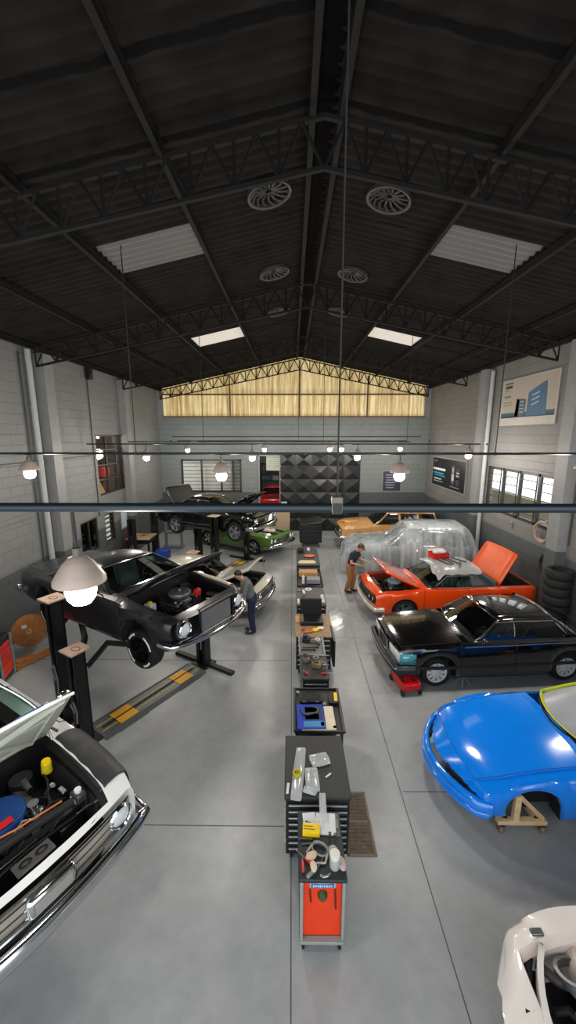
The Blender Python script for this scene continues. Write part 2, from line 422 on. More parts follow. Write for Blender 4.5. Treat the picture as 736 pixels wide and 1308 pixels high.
def greenhouse(root, B, G, pm, gl=GLASS, roofm=None, frame=CHROME, no_glass=False, ws_mat=None, no_rear=False):
    zr = G['zr']; wr = G['wr']; wr2 = G.get('wr2', wr); n = 8; nv = 6
    xA, xAt, xCt, xC = B.xg0, G['xAt'], G['xCt'], B.xg1; bow = G.get('bow', .12)
    wb_ = G.get('inset', .12)
    def yb(x): return B.W(x)-wb_
    bot, top, typ = [], [], []
    def zroof(x, u): return zr-.035*u*u-G.get('droop', .03)*((x-(xAt+xCt)/2)/((xAt-xCt)/2))**2
    for j in range(n+1):         # windscreen, from left to right
        u = 1-2*j/n; bot.append((xA-bow*u*u, u*(yb(xA-bow)), B.top(xA-.001, u*yb(xA))+.004)); top.append((xAt-bow*.6*u*u, u*wr, zroof(xAt, u)))
        typ.append('w' if j < n else 'p')
    sides = G['sides']
    def sid(sg, lst):
        for q, (xb, xt, t) in enumerate(lst):
            f = (xt-xAt)/(xCt-xAt); w = wr+(wr2-wr)*f
            bot.append((xb, sg*yb(xb), B.S(xb)+.004)); top.append((xt, sg*w, zroof(xt, 1))); typ.append(t+('r' if sg < 0 else 'l')+str(q) if t == 's' else 'p')
    sid(-1, sides)
    for j in range(n+1):
        u = -1+2*j/n; bot.append((xC+bow*.5*u*u, u*yb(xC+bow*.5), B.top(xC+.001, u*yb(xC))+.004)); top.append((xCt+bow*.4*u*u, u*wr2, zroof(xCt, u))); typ.append('b' if j < n else 'p')
    rs = sides[::-1]
    # on the left side the type belongs to the face that follows, so shift by one
    lst = [(rs[i][0], rs[i][1], rs[i+1][2] if i+1 < len(rs) else 'p') for i in range(len(rs))]
    sid(1, lst)
    m = len(bot); rings = []
    for k in range(nv+1):
        t = k/nv; rg = []
        for b, p in zip(bot, top):
            q = V(b).lerp(V(p), t); o = V((0, 1 if b[1] > 0 else -1, 0)) if abs(b[1]) > .3 else V((0, 0, 0))
            bl = G.get('bulge', .03)*math.sin(PI*t)*min(1, abs(b[1])/.5)
            rg.append(tuple(q+o*bl))
        rings.append(rg)
    parts = {}
    for i in range(m):
        j = (i+1) % m; t = typ[i]; mb = parts.setdefault(t, MB())
        lo, hi = 0, nv
        for k in range(nv):
            q = [rings[k][i], rings[k][j], rings[k+1][j], rings[k+1][i]]
            tt = t
            if t != 'p' and k == nv-1 and t not in 'wb': tt = 'p'
            parts.setdefault(tt, MB()).add(q, [(0, 1, 2, 3)])
    rf = parts['p']; last = rings[-1]
    fr = last[:n+1]; o2 = n+1+len(sides); rr = last[o2:o2+n+1][::-1]; ns = 14; grid = []
    for q in range(ns+1):
        t = q/ns; row = []
        for a, b in zip(fr, rr):
            x = a[0]+(b[0]-a[0])*t; u = a[1]/max(abs(fr[0][1]), 1e-6); y = u*(wr+(wr2-wr)*t)
            row.append((x, y, zroof(x, u)+.045*G.get('crown', 1)*math.sin(PI*t)**.6*(1-u*u)**.8))
        grid.append(row)
    grid[0] = fr; grid[-1] = rr
    rf.grid(grid, 1)
    def weld(mb):
        me = bpy.data.meshes.new('w'); me.from_pydata(mb.v, [], mb.f); bm = bmesh.new(); bm.from_mesh(me)
        for f, i in zip(bm.faces, mb.m): f.material_index = i
        bmesh.ops.remove_doubles(bm, verts=bm.verts[:], dist=1e-4)
        out = MB(); bm.verts.index_update(); out.v = [tuple(v.co) for v in bm.verts]; out.f = [tuple(v.index for v in f.verts) for f in bm.faces]; out.m = [f.material_index for f in bm.faces]
        bm.free(); bpy.data.meshes.remove(me); return out
    weld(rf).build('roof', [pm, roofm or pm], root, 50, solid=.02)
    res = {}
    for t, mb in parts.items():
        if t == 'p': continue
        nm = {'w': 'windshield', 'b': 'rear_window', 's': 'side_window'}[t[0]]
        if (no_glass and t[0] != 'w' and t[0] != 'b') or (t[0] == 'b' and no_rear): continue
        mt = (ws_mat if (t[0] == 'w' and ws_mat) else gl)
        res[t] = weld(mb).build(nm, mt, root)
        if frame is not None and t[0] in 'wb':
            a, b = ((0, n) if t == 'w' else (n+1+len(sides), n+1+len(sides)+n))
            loop = [rings[0][i] for i in range(a, b+1)]+[rings[k][b] for k in range(1, nv)]+[rings[nv][i] for i in range(b, a-1, -1)]+[rings[k][a] for k in range(nv-1, 0, -1)]
            MB().tube(loop, .014, 6, True).build('window_trim', frame, res[t])
    if frame is not None:
        for sg, off in ((-1, n+1), (1, 2*n+2+len(sides))):
            idx = list(range(off, off+len(sides)))
            pts = [rings[0][i] for i in idx]
            MB().tube(pts, .011, 6).build('belt_trim', frame, root)
            pts = [(rings[nv-1][i][0], rings[nv-1][i][1]*1.006, rings[nv-1][i][2]) for i in idx]
            MB().tube(pts, .011, 6).build('drip_rail', frame, root)
    return res, rings

def interior(root, B, seatm, dash=PLASTIC, zr=1.3, rear=True):
    x0, x1 = B.xg0-.02, B.xg1+.03; w = B.W(-1.2)-.14
    t = MB(); t.box((x0+x1)/2, 0, .4, x0-x1, 2*w, .05)
    for sg in (-1, 1):
        t.grid([[(x0, sg*(w+.03), .4), (x1, sg*(w+.03), .4)], [(x0, sg*(w+.03), B.S(x0)-.03), (x1, sg*(w+.03), B.S(x1)-.03)]])
    t.grid([[(x1, -w, .4), (x1, w, .4)], [(x1, -w, B.S(x1)-.02), (x1, w, B.S(x1)-.02)]])
    t.build('cabin', DARK, root)
    d = MB(); zb = B.S(x0)
    d.prism([(x0-.02, zb-.02), (x0-.28, zb-.04), (x0-.34, zb-.12), (x0-.3, zb-.32), (x0-.02, zb-.34)], 'y', -w+.02, w-.02); d.build('dashboard', dash, root, bevel=.02)
    s = MB(); M = TR(x0-.48, .36, zb-.08) @ MX.Rotation(R(62), 4, 'Y')
    s.lathe([(.185+.014*math.cos(a*PI/4), .014*math.sin(a*PI/4)) for a in range(8)], 28, 0, M, closed=True)
    for a in (0, 2.1, 4.2): s.cyl((0, 0, -.02), (.185*math.cos(a), .185*math.sin(a), 0), .013, n=6, M=M)
    s.cyl((0, 0, -.25), (0, 0, -.0), .025, n=8, M=M); s.build('steering_wheel', PLASTIC, root)
    rows = [(x0-.95, .36), (x0-.95, -.36)]
    for (sx, sy) in rows:
        q = MB(); q.box(sx, sy, .52, .5, .5, .16); q.box(0, 0, .3, .14, .5, .6, 0, TR(sx-.24, sy, .56) @ MX.Rotation(-R(16), 4, 'Y'))
        q.box(0, 0, .64, .09, .24, .14, 0, TR(sx-.26, sy, .56) @ MX.Rotation(-R(16), 4, 'Y')); q.build('seat', seatm, root, bevel=.05)
    if rear:
        xr = max(x0-1.8, x1+.32)
        q = MB(); q.box(xr, 0, .5, .46, 2*w-.1, .18); q.box(0, 0, .26, .14, 2*w-.1, .55, 0, TR(xr-.2, 0, .56) @ MX.Rotation(-R(20), 4, 'Y')); q.build('rear_seat', seatm, root, bevel=.05)

def wheel(root, x, y, z, r=.33, w=.22, style='spoke5', rim=ALLOY, letters=False, steer=0):
    sg = 1 if y > 0 else -1
    M = TR(x, y, z) @ rotz(steer) @ MX.Rotation(-sg*PI/2, 4, 'X')      # local +z points outwards
    h = w/2; ri = r*.66
    t = MB(); t.lathe([(ri, -h*.9), (r*.8, -h), (r*.93, -h*.95), (r*.985, -h*.7), (r, -h*.35), (r*.99, -h*.3), (r*.99, -h*.25), (r, -h*.2), (r, h*.2), (r*.99, h*.25), (r*.99, h*.3), (r, h*.35), (r*.985, h*.7), (r*.93, h*.95), (r*.8, h), (ri, h*.9)], 40, 0, M)
    o = t.build('wheel', RUBBER, root)
    b = MB(); b.lathe([(ri*1.0, h*.9), (ri*1.02, h*.99), (ri*.93, h*.97), (ri*.9, h*.6), (ri*.88, -h*.8), (0, -h*.8)], 36, 0, M); b.build('rim', rim, o)
    f = MB()
    if style == 'spoke5':
        for i in range(5): f.prism([(ri*.18, -.035), (ri*.95, -.05), (ri*.95, .05), (ri*.18, .035)], 'z', h*.45, h*.72, 0, M @ rotz(i*2*PI/5))
        f.lathe([(0, h*.9), (ri*.2, h*.88), (ri*.27, h*.7), (ri*.27, h*.3)], 20, 0, M)
    elif style == 'thin':
        for i in range(5):
            for q in (-.09, .09): f.prism([(ri*.15, -.014), (ri*.95, -.018), (ri*.95, .018), (ri*.15, .014)], 'z', h*.5, h*.7, 0, M @ rotz(i*2*PI/5+q))
        f.lathe([(0, h*.85), (ri*.16, h*.8), (ri*.22, h*.5)], 20, 0, M)
    else:   # slotted disc
        n = 10
        f.lathe([(0, h*.82), (ri*.3, h*.82), (ri*.4, h*.7), (ri*.55, h*.72)], 30, 0, M)
        f.lathe([(ri*.86, h*.8), (ri*.95, h*.9), (ri*1.0, h*.92)], 30, 0, M); 
        for i in range(n): f.prism([(ri*.52, -.028), (ri*.9, -.034), (ri*.9, .034), (ri*.52, .028)], 'z', h*.55, h*.78, 0, M @ rotz(i*2*PI/n))
    f.build('spokes', rim if style != 'disc' else mat('wheel_silver', 'c9ced2', .35, .2), o)
    if letters:
        g = MB(); wl = mat('white_lettering', 'e8e8e6', .6)
        for a0, a1 in ((.2, 1.15), (1.9, 2.6), (3.3, 4.2), (5.0, 5.7)):
            k = 8; g.grid([[(r*q*math.cos(a0+(a1-a0)*i/k), r*q*math.sin(a0+(a1-a0)*i/k), h*1.02-(.004 if q > .83 else 0)) for i in range(k+1)] for q in (.76, .86)], 0, M)
        g.build('tyre_lettering', wl, o, solid=.004)
    return o
def wheels(root, B, r=.33, w=.22, style='spoke5', rim=ALLOY, droop=0, letters=False, which=(0, 1, 2, 3), dz=0):
    k = 0
    for x in (0, -B.wb):
        for sg in (-1, 1):
            if k in which: wheel(root, x, sg*(B.W(x)-.06-w/2), (B.zw-droop if droop else r+dz), r, w, style, rim, letters)
            k += 1
def headlamp(root, x, y, z, r, bezel=CHROME, square=False, tilt=0):
    M = TR(x, y, z) @ MX.Rotation(PI/2+tilt, 4, 'Y')
    o = MB().lathe([(r*.85, -.03), (r*1.18, -.01), (r*1.2, .02), (r*1.05, .035), (r*.98, .02)], 28, 0, M).build('headlight', bezel, root)
    MB().lathe([(0, .034), (r*.5, .03), (r*.8, .02), (r*.98, .004)], 28, 0, M).build('lens', LENS, o)
    return o
def bumper(root, pts, h, d, m, name='bumper', n=12):
    """bar swept along pts, taller than deep"""
    return MB().tube(pts, h/2, n, flat=d/h, up=(0, 0, 1)).build(name, m, root, 60)
def front_bar(B, z, off, n=16, wrap=.25, yf=1.0, drop=0):
    W = B.W(B.fo-.25)*yf; pts = []
    for i in range(n+1):
        u = -1+2*i/n; pts.append((B.nose(u*W, z)+off, u*(W+.01), z-drop*u*u))
    a, b = pts[0], pts[-1]
    return [(a[0]-wrap, a[1]-.025, a[2])]+pts+[(b[0]-wrap, b[1]+.025, b[2])]
def rear_bar(B, z, off, n=12, wrap=.25):
    W = B.W(B.x1+.25); pts = []
    for i in range(n+1):
        u = -1+2*i/n; pts.append((B.warp(B.x1, u*W, z)[0]-off, u*(W+.01), z))
    a, b = pts[0], pts[-1]
    return [(a[0]+wrap, a[1]-.02, a[2])]+pts+[(b[0]+wrap, b[1]+.02, b[2])]
def grille(root, B, z0, z1, w, bars, mb=BLACK, mbar=CHROME, off=.012, vert=0, frame=True):
    n = 14; rows = []
    for z in (z0, (z0+z1)/2, z1): rows.append([(B.nose(-w+2*w*i/n, z, off), -w+2*w*i/n, z) for i in range(n+1)])
    o = MB().grid(rows).build('grille', mb, root, solid=.01)
    b = MB()
    for k in range(bars):
        z = z0+(z1-z0)*(k+.5)/bars; b.tube([(B.nose(-w+2*w*i/n, z, off+.01), -w+2*w*i/n, z) for i in range(n+1)], .006, 5)
    for k in range(vert):
        y = -w+2*w*(k+.5)/vert; b.tube([(B.nose(y, z, off+.01), y, z) for z in (z0, z1)], .006, 5)
    if frame: b.tube([(B.nose(-w+2*w*i/n, z0, off+.01), -w+2*w*i/n, z0) for i in range(n+1)]+[(B.nose(w-2*w*i/n, z1, off+.01), w-2*w*i/n, z1) for i in range(n+1)], .012, 6, True)
    if b.v: b.build('grille_bars', mbar, o)
    return o
def side_strip(root, B, z, x0, x1, r, m, name='side_trim', n=20, off=.004):
    for sg in (-1, 1):
        pts = []
        for i in range(n+1):
            x = x0+(x1-x0)*i/n; zz = z(x) if callable(z) else z; pts.append((x, sg*(B.side(x, zz)+off), zz))
        MB().tube(pts, r, 6, flat=.5, up=(0, 0, 1)).build(name, m, root)
def mirror(root, B, x, sg, m=CHROME):
    y = B.side(x, B.S(x)-.03); o = MB(); o.cyl((x, sg*(y-.02), B.S(x)-.01), (x+.02, sg*(y+.1), B.S(x)+.1), .012, n=8); o.ell((x+.02, sg*(y+.13), B.S(x)+.12), (.035, .085, .06)); o.build('side_mirror', m, root)
def tail(root, B, z, w, h, m=None):
    for sg in (-1, 1):
        q = MB(); y0 = B.W(B.x1)-.1-w; n = 5
        q.grid([[(B.warp(B.x1, sg*(y0+w*i/n), zz)[0]-.012, sg*(y0+w*i/n), zz) for i in range(n+1)] for zz in (z-h/2, z+h/2)]); q.build('tail_light', m or mat('tail_red', '7a0c10', .15, 0, .8), root, solid=.02)
# ---------------------------------------------------------------- the building
XL, XR, YB, Y0 = -6.75, 6.9, 20.2, -2.6
RX, RZ, RS = .37, 8.75, .215          # ridge position, height, slope
def roofz(x): return RZ-RS*abs(x-RX)
def wall_mat(name, zband, up='717372', lo='4b4f51', axis='Y', uplo=None):
    m, nt, b = new_mat(name); N = nt.nodes; L = nt.links
    tc = N.new('ShaderNodeTexCoord'); sp = N.new('ShaderNodeSeparateXYZ'); L.new(tc.outputs['Object'], sp.inputs[0])
    cb = N.new('ShaderNodeCombineXYZ'); L.new(sp.outputs[axis], cb.inputs[0]); L.new(sp.outputs['Z'], cb.inputs[1])
    br = N.new('ShaderNodeTexBrick'); br.inputs['Scale'].default_value = 1; br.inputs['Brick Width'].default_value = .5; br.inputs['Row Height'].default_value = .25
    br.inputs['Mortar Size'].default_value = .012; br.inputs['Mortar Smooth'].default_value = .6
    br.inputs['Color1'].default_value = (1, 1, 1, 1); br.inputs['Color2'].default_value = (.93, .93, .93, 1); br.inputs['Mortar'].default_value = (.72, .72, .72, 1)
    L.new(cb.outputs[0], br.inputs['Vector'])
    st = N.new('ShaderNodeMath'); st.operation = 'GREATER_THAN'; st.inputs[1].default_value = zband; L.new(sp.outputs['Z'], st.inputs[0])
    mx = N.new('ShaderNodeMix'); mx.data_type = 'RGBA'; mx.inputs[6].default_value = lin(lo); mx.inputs[7].default_value = lin(up); L.new(st.outputs[0], mx.inputs[0])
    ml = N.new('ShaderNodeMix'); ml.data_type = 'RGBA'; ml.blend_type = 'MULTIPLY'; ml.inputs[0].default_value = .8; L.new(mx.outputs[2], ml.inputs[6]); L.new(br.outputs['Color'], ml.inputs[7])
    no = N.new('ShaderNodeTexNoise'); no.inputs['Scale'].default_value = 1.3; no.inputs['Detail'].default_value = 6; L.new(tc.outputs['Object'], no.inputs['Vector'])
    mr = N.new('ShaderNodeMapRange'); mr.inputs['To Min'].default_value = .86; mr.inputs['To Max'].default_value = 1.08; L.new(no.outputs['Fac'], mr.inputs['Value'])
    m2 = N.new('ShaderNodeMix'); m2.data_type = 'RGBA'; m2.blend_type = 'MULTIPLY'; m2.inputs[0].default_value = 1; L.new(ml.outputs[2], m2.inputs[6]); L.new(mr.outputs[0], m2.inputs[7])
    L.new(m2.outputs[2], b.inputs['Base Color']); b.inputs['Roughness'].default_value = .6
    bp = N.new('ShaderNodeBump'); bp.inputs['Strength'].default_value = .5; bp.inputs['Distance'].default_value = .012; L.new(br.outputs['Fac'], bp.inputs['Height']); bp.invert = True
    L.new(bp.outputs['Normal'], b.inputs['Normal'])
    return m
def floor_mat():
    m, nt, b = new_mat('epoxy_floor'); N = nt.nodes; L = nt.links
    tc = N.new('ShaderNodeTexCoord')
    n1 = N.new('ShaderNodeTexNoise'); n1.inputs['Scale'].default_value = .55; n1.inputs['Detail'].default_value = 7; n1.inputs['Roughness'].default_value = .6
    n2 = N.new('ShaderNodeTexNoise'); n2.inputs['Scale'].default_value = 5; n2.inputs['Detail'].default_value = 9; n2.inputs['Roughness'].default_value = .7
    for n in (n1, n2): L.new(tc.outputs['Object'], n.inputs['Vector'])
    cr = N.new('ShaderNodeValToRGB'); e = cr.color_ramp.elements; e[0].position = .3; e[1].position = .72; e[0].color = lin('93979a'); e[1].color = lin('abaeaf'); L.new(n1.outputs['Fac'], cr.inputs['Fac'])
    mr = N.new('ShaderNodeMapRange'); mr.inputs['From Min'].default_value = .3; mr.inputs['From Max'].default_value = .7; mr.inputs['To Min'].default_value = .88; mr.inputs['To Max'].default_value = 1.06; L.new(n2.outputs['Fac'], mr.inputs['Value'])
    ml = N.new('ShaderNodeMix'); ml.data_type = 'RGBA'; ml.blend_type = 'MULTIPLY'; ml.inputs[0].default_value = 1; L.new(cr.outputs[0], ml.inputs[6]); L.new(mr.outputs[0], ml.inputs[7])
    L.new(ml.outputs[2], b.inputs['Base Color'])
    r = N.new('ShaderNodeMapRange'); r.inputs['To Min'].default_value = .27; r.inputs['To Max'].default_value = .48; L.new(n1.outputs['Fac'], r.inputs['Value']); L.new(r.outputs[0], b.inputs['Roughness'])
    bp = N.new('ShaderNodeBump'); bp.inputs['Strength'].default_value = .12; bp.inputs['Distance'].default_value = .01; L.new(n1.outputs['Fac'], bp.inputs['Height']); L.new(bp.outputs[0], b.inputs['Normal'])
    return m
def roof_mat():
    m, nt, b = new_mat('darkened_fibre_cement'); N = nt.nodes; L = nt.links  # overhead darkness put into the sheet colour as an overall dark tone
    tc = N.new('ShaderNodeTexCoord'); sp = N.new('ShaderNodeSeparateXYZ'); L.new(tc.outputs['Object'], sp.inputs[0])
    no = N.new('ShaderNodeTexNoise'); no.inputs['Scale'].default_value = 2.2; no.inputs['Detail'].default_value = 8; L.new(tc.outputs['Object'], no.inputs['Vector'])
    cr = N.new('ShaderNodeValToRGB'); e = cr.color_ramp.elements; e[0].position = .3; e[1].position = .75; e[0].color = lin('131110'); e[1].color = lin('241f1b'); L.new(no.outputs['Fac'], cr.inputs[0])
    # shadow gaps at the sheet laps, painted in as ragged dark lines
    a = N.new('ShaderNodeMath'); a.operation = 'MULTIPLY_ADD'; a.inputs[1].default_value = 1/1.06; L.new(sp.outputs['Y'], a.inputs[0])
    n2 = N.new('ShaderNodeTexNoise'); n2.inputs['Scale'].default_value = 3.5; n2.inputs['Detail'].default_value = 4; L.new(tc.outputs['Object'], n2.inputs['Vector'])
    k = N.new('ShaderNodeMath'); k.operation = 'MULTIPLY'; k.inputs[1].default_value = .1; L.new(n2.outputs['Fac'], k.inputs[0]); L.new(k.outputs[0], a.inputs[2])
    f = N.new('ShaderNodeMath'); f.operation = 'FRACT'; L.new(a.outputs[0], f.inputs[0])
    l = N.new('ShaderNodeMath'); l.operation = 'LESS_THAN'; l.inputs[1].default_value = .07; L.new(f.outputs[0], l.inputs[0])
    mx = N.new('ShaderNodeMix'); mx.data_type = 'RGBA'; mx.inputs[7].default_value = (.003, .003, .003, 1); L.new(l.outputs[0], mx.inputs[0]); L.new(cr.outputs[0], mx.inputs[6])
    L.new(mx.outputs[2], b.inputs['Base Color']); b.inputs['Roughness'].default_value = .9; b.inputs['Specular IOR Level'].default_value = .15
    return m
def gable_mat():
    m, nt, b = new_mat('backlit_fibreglass'); N = nt.nodes; L = nt.links
    tc = N.new('ShaderNodeTexCoord'); mp = N.new('ShaderNodeMapping'); mp.inputs['Scale'].default_value = (7, 1, .3); L.new(tc.outputs['Object'], mp.inputs[0])
    no = N.new('ShaderNodeTexNoise'); no.inputs['Scale'].default_value = 1.6; no.inputs['Detail'].default_value = 7; no.inputs['Roughness'].default_value = .65; L.new(mp.outputs[0], no.inputs['Vector'])
    cr = N.new('ShaderNodeValToRGB'); e = cr.color_ramp.elements; e[0].position = .28; e[1].position = .7; e[0].color = lin('7a6038'); e[1].color = lin('e2d8b0')
    q = e.new(.48); q.color = lin('b9a270'); L.new(no.outputs['Fac'], cr.inputs[0])
    L.new(cr.outputs[0], b.inputs['Base Color']); L.new(cr.outputs[0], b.inputs['Emission Color']); b.inputs['Emission Strength'].default_value = .6; b.inputs['Roughness'].default_value = .5
    return m

def holed(axis, pos, u0, u1, z0, z1, holes, th, m, name, topf=None):
    """wall slab in the plane axis=pos with rectangular openings (u0,u1,z0,z1); th is its thickness outwards"""
    us = sorted(set([u0, u1]+[h for q in holes for h in q[:2]]+([RX] if topf else []))); zs = sorted(set([z0, z1]+[h for q in holes for h in q[2:]])); b = MB()
    vs = {}; F = []
    def vid(u, z, s):
        if topf and z == z1: z = topf(u)
        k = (round(u, 4), round(z, 4), s)
        if k not in vs:
            vs[k] = len(b.v); p = pos+(th if s else 0); b.v.append((p, u, z) if axis == 'x' else (u, p, z))
        return vs[k]
    def solid(i, j):
        if i < 0 or j < 0 or i >= len(us)-1 or j >= len(zs)-1: return False
        cu, cz = (us[i]+us[i+1])/2, (zs[j]+zs[j+1])/2
        return not any(q[0] < cu < q[1] and q[2] < cz < q[3] for q in holes)
    for i in range(len(us)-1):
        for j in range(len(zs)-1):
            if not solid(i, j): continue
            a = [(us[i], zs[j]), (us[i+1], zs[j]), (us[i+1], zs[j+1]), (us[i], zs[j+1])]
            for s in (0, 1): F.append([vid(u, z, s) for u, z in a])
            for (di, dj, e) in ((0, -1, (0, 1)), (1, 0, (1, 2)), (0, 1, (2, 3)), (-1, 0, (3, 0))):
                if not solid(i+di, j+dj):
                    p, q = a[e[0]], a[e[1]]; F.append([vid(*p, 0), vid(*q, 0), vid(*q, 1), vid(*p, 1)])
    b.f = [tuple(f) for f in F]; b.m = [0]*len(F)
    return struct(b.build(name, m, smooth=0))

WM_L = wall_mat('block_wall_left', 1.72); WM_R = wall_mat('block_wall_right', 1.95, '71706d'); WM_B = wall_mat('block_wall_back', 2.05, '737978', axis='X')
FRAME = mat('window_steel', '2b2422', .5); DGREY = mat('dark_steel', '26292b', .45); WALLW = mat('column_paint', '7c7d7d', .55); WALLD = mat('column_paint_dark', '4b4f51', .55)

LH = [(13.6, 16.0, 2.86, 4.98), (12.1, 13.2, 1.1, 2.2), (13.75, 14.5, 1.1, 2.15)]
RH = [(9.97, 13.85, 2.45, 3.93)]
BH = [(-5.72, -2.6, 2.05, 3.75), (-1.68, -.62, 0, 3.95)]
struct(MB().box((XL+XR)/2, (Y0+YB)/2+1.5, -.05, XR-XL+.6, YB-Y0+4, .1).build('floor', floor_mat(), smooth=0))
holed('x', XL, Y0, YB, 0, roofz(XL)-.02, LH, -.2, WM_L, 'wall_left')
holed('x', XR, Y0, YB, 0, roofz(XR)-.02, RH, .2, WM_R, 'wall_right')
holed('y', YB, XL, XR, 0, 5.85, BH, .2, WM_B, 'wall_back')
# gable of backlit corrugated fibreglass above the back wall, in its steel frame
g = MB(); n = 460; rows = [[], []]
for i in range(n+1):
    x = XL+.28+(XR-XL-.56)*i/n; dy = .03*math.sin(2*PI*x/.19)
    rows[0].append((x, YB+.1+dy, 5.85)); rows[1].append((x, YB+.1+dy, roofz(x)-.02))
struct(g.grid(rows).build('window_1', gable_mat(), smooth=60))
k = 0
gf = MB()
for x in (XL+.14, XR-.14): gf.box(x, YB+.06, (5.85+roofz(x))/2, .28, .12, roofz(x)-5.85)
struct(gf.build('trim_20', WALLW))
gf = MB(); 
for x in (-3.1, .37, 3.75): gf.box(x, YB-.0, (5.85+roofz(x)-.2)/2, .06, .07, roofz(x)-.2-5.85)
for z, x0, x1 in ((5.87, XL+.28, XR-.28), (6.95, XL+.28, XR-.28)): gf.box((x0+x1)/2, YB-.02, z, x1-x0, .07, .07)
struct(gf.build('trim_21', mat('gable_frame', '5c3f2a', .6)))
# roof sheets with their corrugation, leaving the skylight bays open
SKY = [(-3.2, -1.57, 7.05, 8.15), (2.45, 4.05, 7.05, 8.1), (-3.2, -1.57, 13.15, 14.35), (2.45, 4.05, 13.05, 14.2)]
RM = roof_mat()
def corr(y): return .022*math.sin(2*PI*y/.18)
ys = []; y = Y0
while y <= YB+.25: ys.append(y); y += .03
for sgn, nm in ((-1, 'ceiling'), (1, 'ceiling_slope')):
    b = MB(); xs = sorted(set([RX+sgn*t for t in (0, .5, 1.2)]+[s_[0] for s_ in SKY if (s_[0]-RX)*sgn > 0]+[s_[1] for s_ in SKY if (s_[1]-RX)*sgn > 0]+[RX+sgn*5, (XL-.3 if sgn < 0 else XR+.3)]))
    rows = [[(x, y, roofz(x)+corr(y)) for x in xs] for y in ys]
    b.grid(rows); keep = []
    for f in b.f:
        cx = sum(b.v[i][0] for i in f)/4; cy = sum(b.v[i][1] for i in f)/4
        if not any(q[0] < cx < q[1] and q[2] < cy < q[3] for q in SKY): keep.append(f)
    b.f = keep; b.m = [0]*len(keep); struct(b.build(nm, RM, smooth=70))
for i, (a, c, y0, y1) in enumerate(SKY):
    yy = [y0-.12+(y1-y0+.24)*t/60 for t in range(61)]
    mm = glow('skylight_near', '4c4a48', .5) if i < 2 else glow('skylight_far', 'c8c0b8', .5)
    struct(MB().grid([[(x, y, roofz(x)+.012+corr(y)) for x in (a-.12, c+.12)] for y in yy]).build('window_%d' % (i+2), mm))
# purlins
PUR = mat('purlin_steel', '1f1d1b', .8, spec=.15); PURD = mat('purlin_dark', '0b0a0a', .9, spec=.05)
for i, x in enumerate((-6.55, -4.95, -3.28, -1.57, .2, .54, 2.4, 4.08, 5.67, 6.75)):
    b = MB(); z = roofz(x)-.05
    b.box(x, (Y0+YB)/2, z-.05, .012, YB-Y0, .12); b.box(x+.03, (Y0+YB)/2, z+.005, .07, YB-Y0, .012); b.box(x+.03, (Y0+YB)/2, z-.105, .07, YB-Y0, .012)
    struct(b.build('trim_%d' % (i+1), PUR, smooth=0))
b = MB(); b.box(RX, (Y0+YB)/2, RZ-.03, .26, YB-Y0, .02); struct(b.build('trim_11', PURD))
# columns along both walls
j = 30
for x, ysl, sg in ((XL, (-.2, 5.3, 10.9, 15.9), 1), (XR, (4.4, 9.75, 14.3), -1)):
    for y in ysl:
        h = roofz(x)-.15; zb = 1.72 if sg > 0 else 2.1
        b = MB(); b.box(x+sg*.13, y, (h+zb)/2, .26, .42, h-zb, 0); b.box(x+sg*.13, y, zb/2, .262, .422, zb, 1)
        struct(b.build('trim_%d' % j, [WALLW, WALLD], smooth=0)); j += 1
# roof trusses: paired chords with lattice webs
TM = mat('truss_steel', '1d1b1a', .8, spec=.15)
NAMES = ['first sloping lattice truss, largest and nearest overhead', 'second lattice roof truss, between the near and far skylight pairs', 'third lattice roof truss, beyond the far pair of bright skylights', 'farthest lattice roof truss, right in front of the yellow gable']
for ti, ty in enumerate((5.3, 10.4, 15.6, 19.9)):
    t = thing('roof_truss', NAMES[ti], 'truss', (RX, ty, 0), 0, 'lattice roof trusses'); D = .52
    for sg in (-1, 1):
        xe = (XL+.26-RX) if sg < 0 else (XR-.26-RX); ze = -RS*abs(xe)
        for dz, nm, w in ((-.16, 'top_chord', .06), (-.16-D, 'bottom_chord', .06)):
            MB().tube([(0, 0, RZ+dz), (xe, 0, RZ+dz+ze*(1 if dz > -.3 else .93))], .04, 4, flat=.8, up=(0, 1, 0)).build(nm, TM, t, smooth=0)
        n = 13; 
        for i in range(n):
            a = xe*i/n; c = xe*(i+.5)/n; e = xe*(i+1)/n
            zt = lambda x: RZ-.16-RS*abs(x); zb = lambda x: RZ-.16-D-RS*.93*abs(x)
            for p, q in (((a, zb(a)), (c, zt(c))), ((c, zt(c)), (e, zb(e))), ((e, zt(e)), (e, zb(e)))):
                MB().tube([(p[0], 0, p[1]), (q[0], 0, q[1])], .021, 4).build('web_strut', TM, t, smooth=0)
# turbine ventilators under the ridge
for i, (x, y) in enumerate(((-.35, 6.7), (1.45, 6.7), (-.4, 9.6), (1.35, 9.6), (-.4, 12.4), (1.35, 12.3))):
    z = roofz(x)-.05; o = thing('roof_ventilator', ['dark round roof ventilator left of ridge, nearest pair', 'dark round roof ventilator right of ridge, nearest pair', 'round roof ventilator left of ridge, before second truss', 'round roof ventilator right of ridge, before second truss', 'round roof ventilator left of ridge, past second truss', 'round roof ventilator right of ridge, past second truss'][i], 'ventilator', (x, y, z), 0, 'roof ventilators')
    o.rotation_euler = (0, math.atan(RS)*(1 if x > RX else -1), 0)
    vm = mat('ventilator_metal', '3a3835', .6)
    MB().lathe([(.3, .03), (.3, -.02), (.34, -.03), (.34, .03)], 28).build('collar', vm, o)
    b = MB()
    for q in range(14):
        a = q*PI/7; b.tube([(.3*math.cos(a), .3*math.sin(a), -.02), (.22*math.cos(a+.3), .22*math.sin(a+.3), .03), (.05*math.cos(a+.5), .05*math.sin(a+.5), .05)], .02, 4)
    b.build('vane_ring', vm, o); MB().lathe([(.3, .062), (.15, .075), (0, .08)], 24).build('dome', mat('ventilator_dome', '33312f', .8, spec=.15), o)
